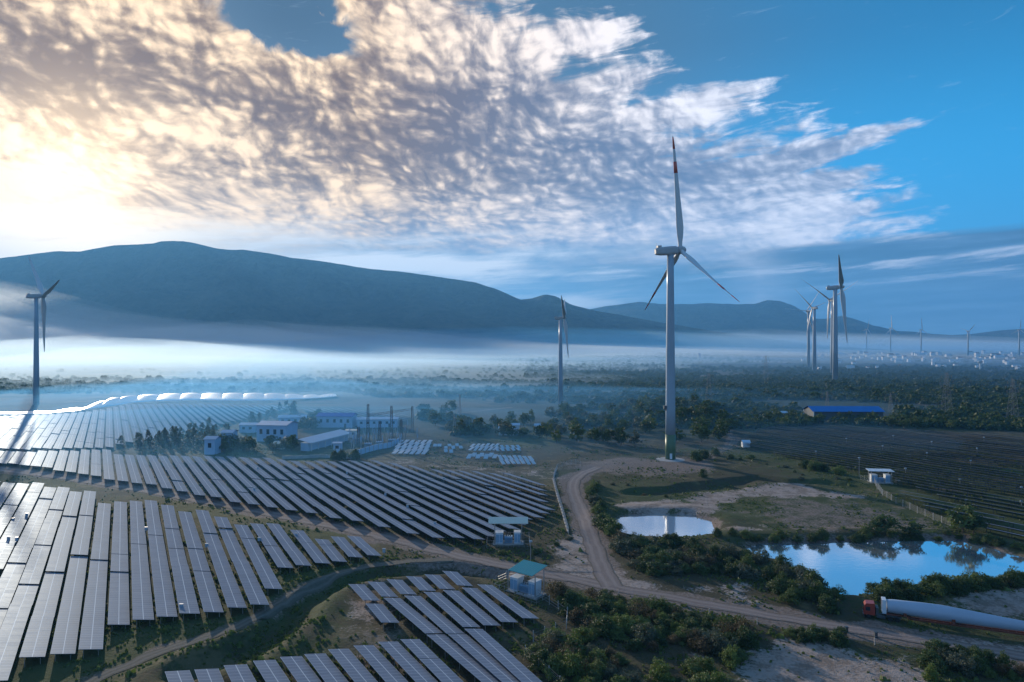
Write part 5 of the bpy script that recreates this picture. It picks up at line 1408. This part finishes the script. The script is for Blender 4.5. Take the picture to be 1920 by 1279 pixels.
for xx in (8.0, 17.0, 30.0):
    m = MB(); m.box(xx-.3, xx+.3, -1.0, 1.0, 1.16 if xx > 9 else 1.56, 1.75); m.box(xx-.3, xx+.3, -1.3, -1.0, 1.2 if xx > 9 else 1.56, 2.3); m.box(xx-.3, xx+.3, 1.0, 1.3, 1.2 if xx > 9 else 1.56, 2.3); m.build('cradle', M['trailer_red'], TR)
wheels(TR, (36, 37.4, 38.8, 40.2))
B = empty('rotor_blade', (x0, y0, z), yaw); tag(B, 'huge pale grey turbine blade lying on the red trailer', 'turbine blade')
m = MB(); rings = []; n = 28
prof = [(4.6, 1.35, 1.35, 3.05), (5.6, 1.45, 1.45, 3.1), (8, 1.45, 1.5, 3.1), (11, 1.4, 1.62, 3.1), (15, 1.2, 1.68, 3.05), (20, .95, 1.5, 2.85), (26, .72, 1.25, 2.6), (34, .5, .95, 2.35), (44, .3, .55, 2.1), (50, .06, .12, 2.0)]
for xx, ry, rz_, zc in prof:
    r = []
    for k in range(n):
        a = 2*math.pi*k/n; r.append(len(m.v)); m.v.append((xx, ry*math.cos(a)*(1-.25*max(0, math.sin(a))*(xx > 10)), zc+rz_*math.sin(a)))
    rings.append(r)
for a, b in zip(rings, rings[1:]):
    for k in range(n): m.f.append((a[k], a[(k+1) % n], b[(k+1) % n], b[k]))
m.f.append(tuple(rings[-1]))
m.build('shell', M['blade_grey'], B, smooth=True)
m = MB(); A = Matrix.Rotation(math.pi/2, 4, 'Y')
m.lathe([(1.36, 4.5), (1.36, 4.75)], 28, Matrix.Translation((0, 0, 3.05)) @ A, True); m.build('root_flange', M['steel'], B)
m = MB(); [m.box(3.6+.02*k, 4.4, s*1.1-.06, s*1.1+.06, 1.6, 4.5) for k, s in ((0, -1), (0, 1))]; m.box(3.6, 4.4, -1.1, 1.1, 4.4, 4.55); m.box(3.6, 4.4, -1.16, 1.16, 1.56, 1.7); m.build('root_frame', M['cabinet'], B)
for q_ in (T, TR, B): q_.scale = (.78, .78, .78)
# two bollard-like marker stones by the road
for i, (px, py) in enumerate(((1587, 1186), (1642, 1196))):
    x, y, z = at(px, py); o = empty('marker_post', (x, y, z)); tag(o, '%s squat dark marker post at the near road edge' % ('left' if i == 0 else 'right'), 'marker post'); m = MB(); m.box(-.22, .22, -.2, .2, -.3, .85); m.box(-.27, .27, -.25, .25, .85, .95); m.build('post_body', M['dark_steel'], o)

# village
vr = random.Random(17); HS = []
for k in range(95):
    px = vr.uniform(1560, 1925) if k < 80 else vr.uniform(1500, 1640); py = vr.choice([vr.uniform(664, 670), vr.uniform(668, 676), vr.uniform(672, 694)])
    HS.append((px, py, vr.uniform(7, 15) if vr.random() < .8 else vr.uniform(18, 34), vr.random()))
HS += [(1790, 680, 34, .1), (1834, 678, 26, .1), (1755, 677, 22, .1), (1905, 690, 26, .1), (1680, 672, 16, .1), (1685, 680, 24, .1)]
HS.sort()
for i, (px, py, w, q) in enumerate(HS):
    x, y, z = at(px, py); s = y/2000; 
    o = empty('house', (x, y, z), vr.uniform(-.4, .4)); tag(o, '%s small pale house from the left in the distant village' % ordw(i), 'house', 'houses of the distant village')
    pitched(o, w*s*.8, 8*s, vr.uniform(4.5, 9)*s, 1.8*s, M['house_wall'], M['cabinet'] if q < .6 else M['clay_roof'], .3)
# minaret-like water tower in the village
x, y, z = at(1838, 694); s = y/1500
o = empty('water_tower', (x, y, z)); tag(o, 'pale water tower in the distant village', 'water tower'); m = MB(); m.lathe([(2.2*s, -1), (1.8*s, 14*s)], 12); m.build('column', M['cream_wall'], o); m = MB(); m.lathe([(2*s, 14*s), (5*s, 16*s), (5*s, 19*s), (1*s, 21*s)], 14); m.build('tank', M['white_paint'], o)
for px, py, w, h, lb in ((965, 812, 5, 4, 'small white boxed building in the trees above the storage yard'), (1008, 812, 3, 4, 'tiny white hut in the trees left of the tall turbine'), (950, 815, 8, 3, 'low pale shed left of the white boxed building in the trees'), (1311, 674, 6, 14, 'tiny white monument on the far pale field'), (1398, 838, 3.2, 2.2, 'small pale shed at the left tip of the dark solar block')):
    x, y, z = at(px, py); o = empty('small_building', (x, y, z)); tag(o, lb, 'building'); pitched(o, w, w*.8, h, .8, M['cabinet'], M['pale_roof'], .3)
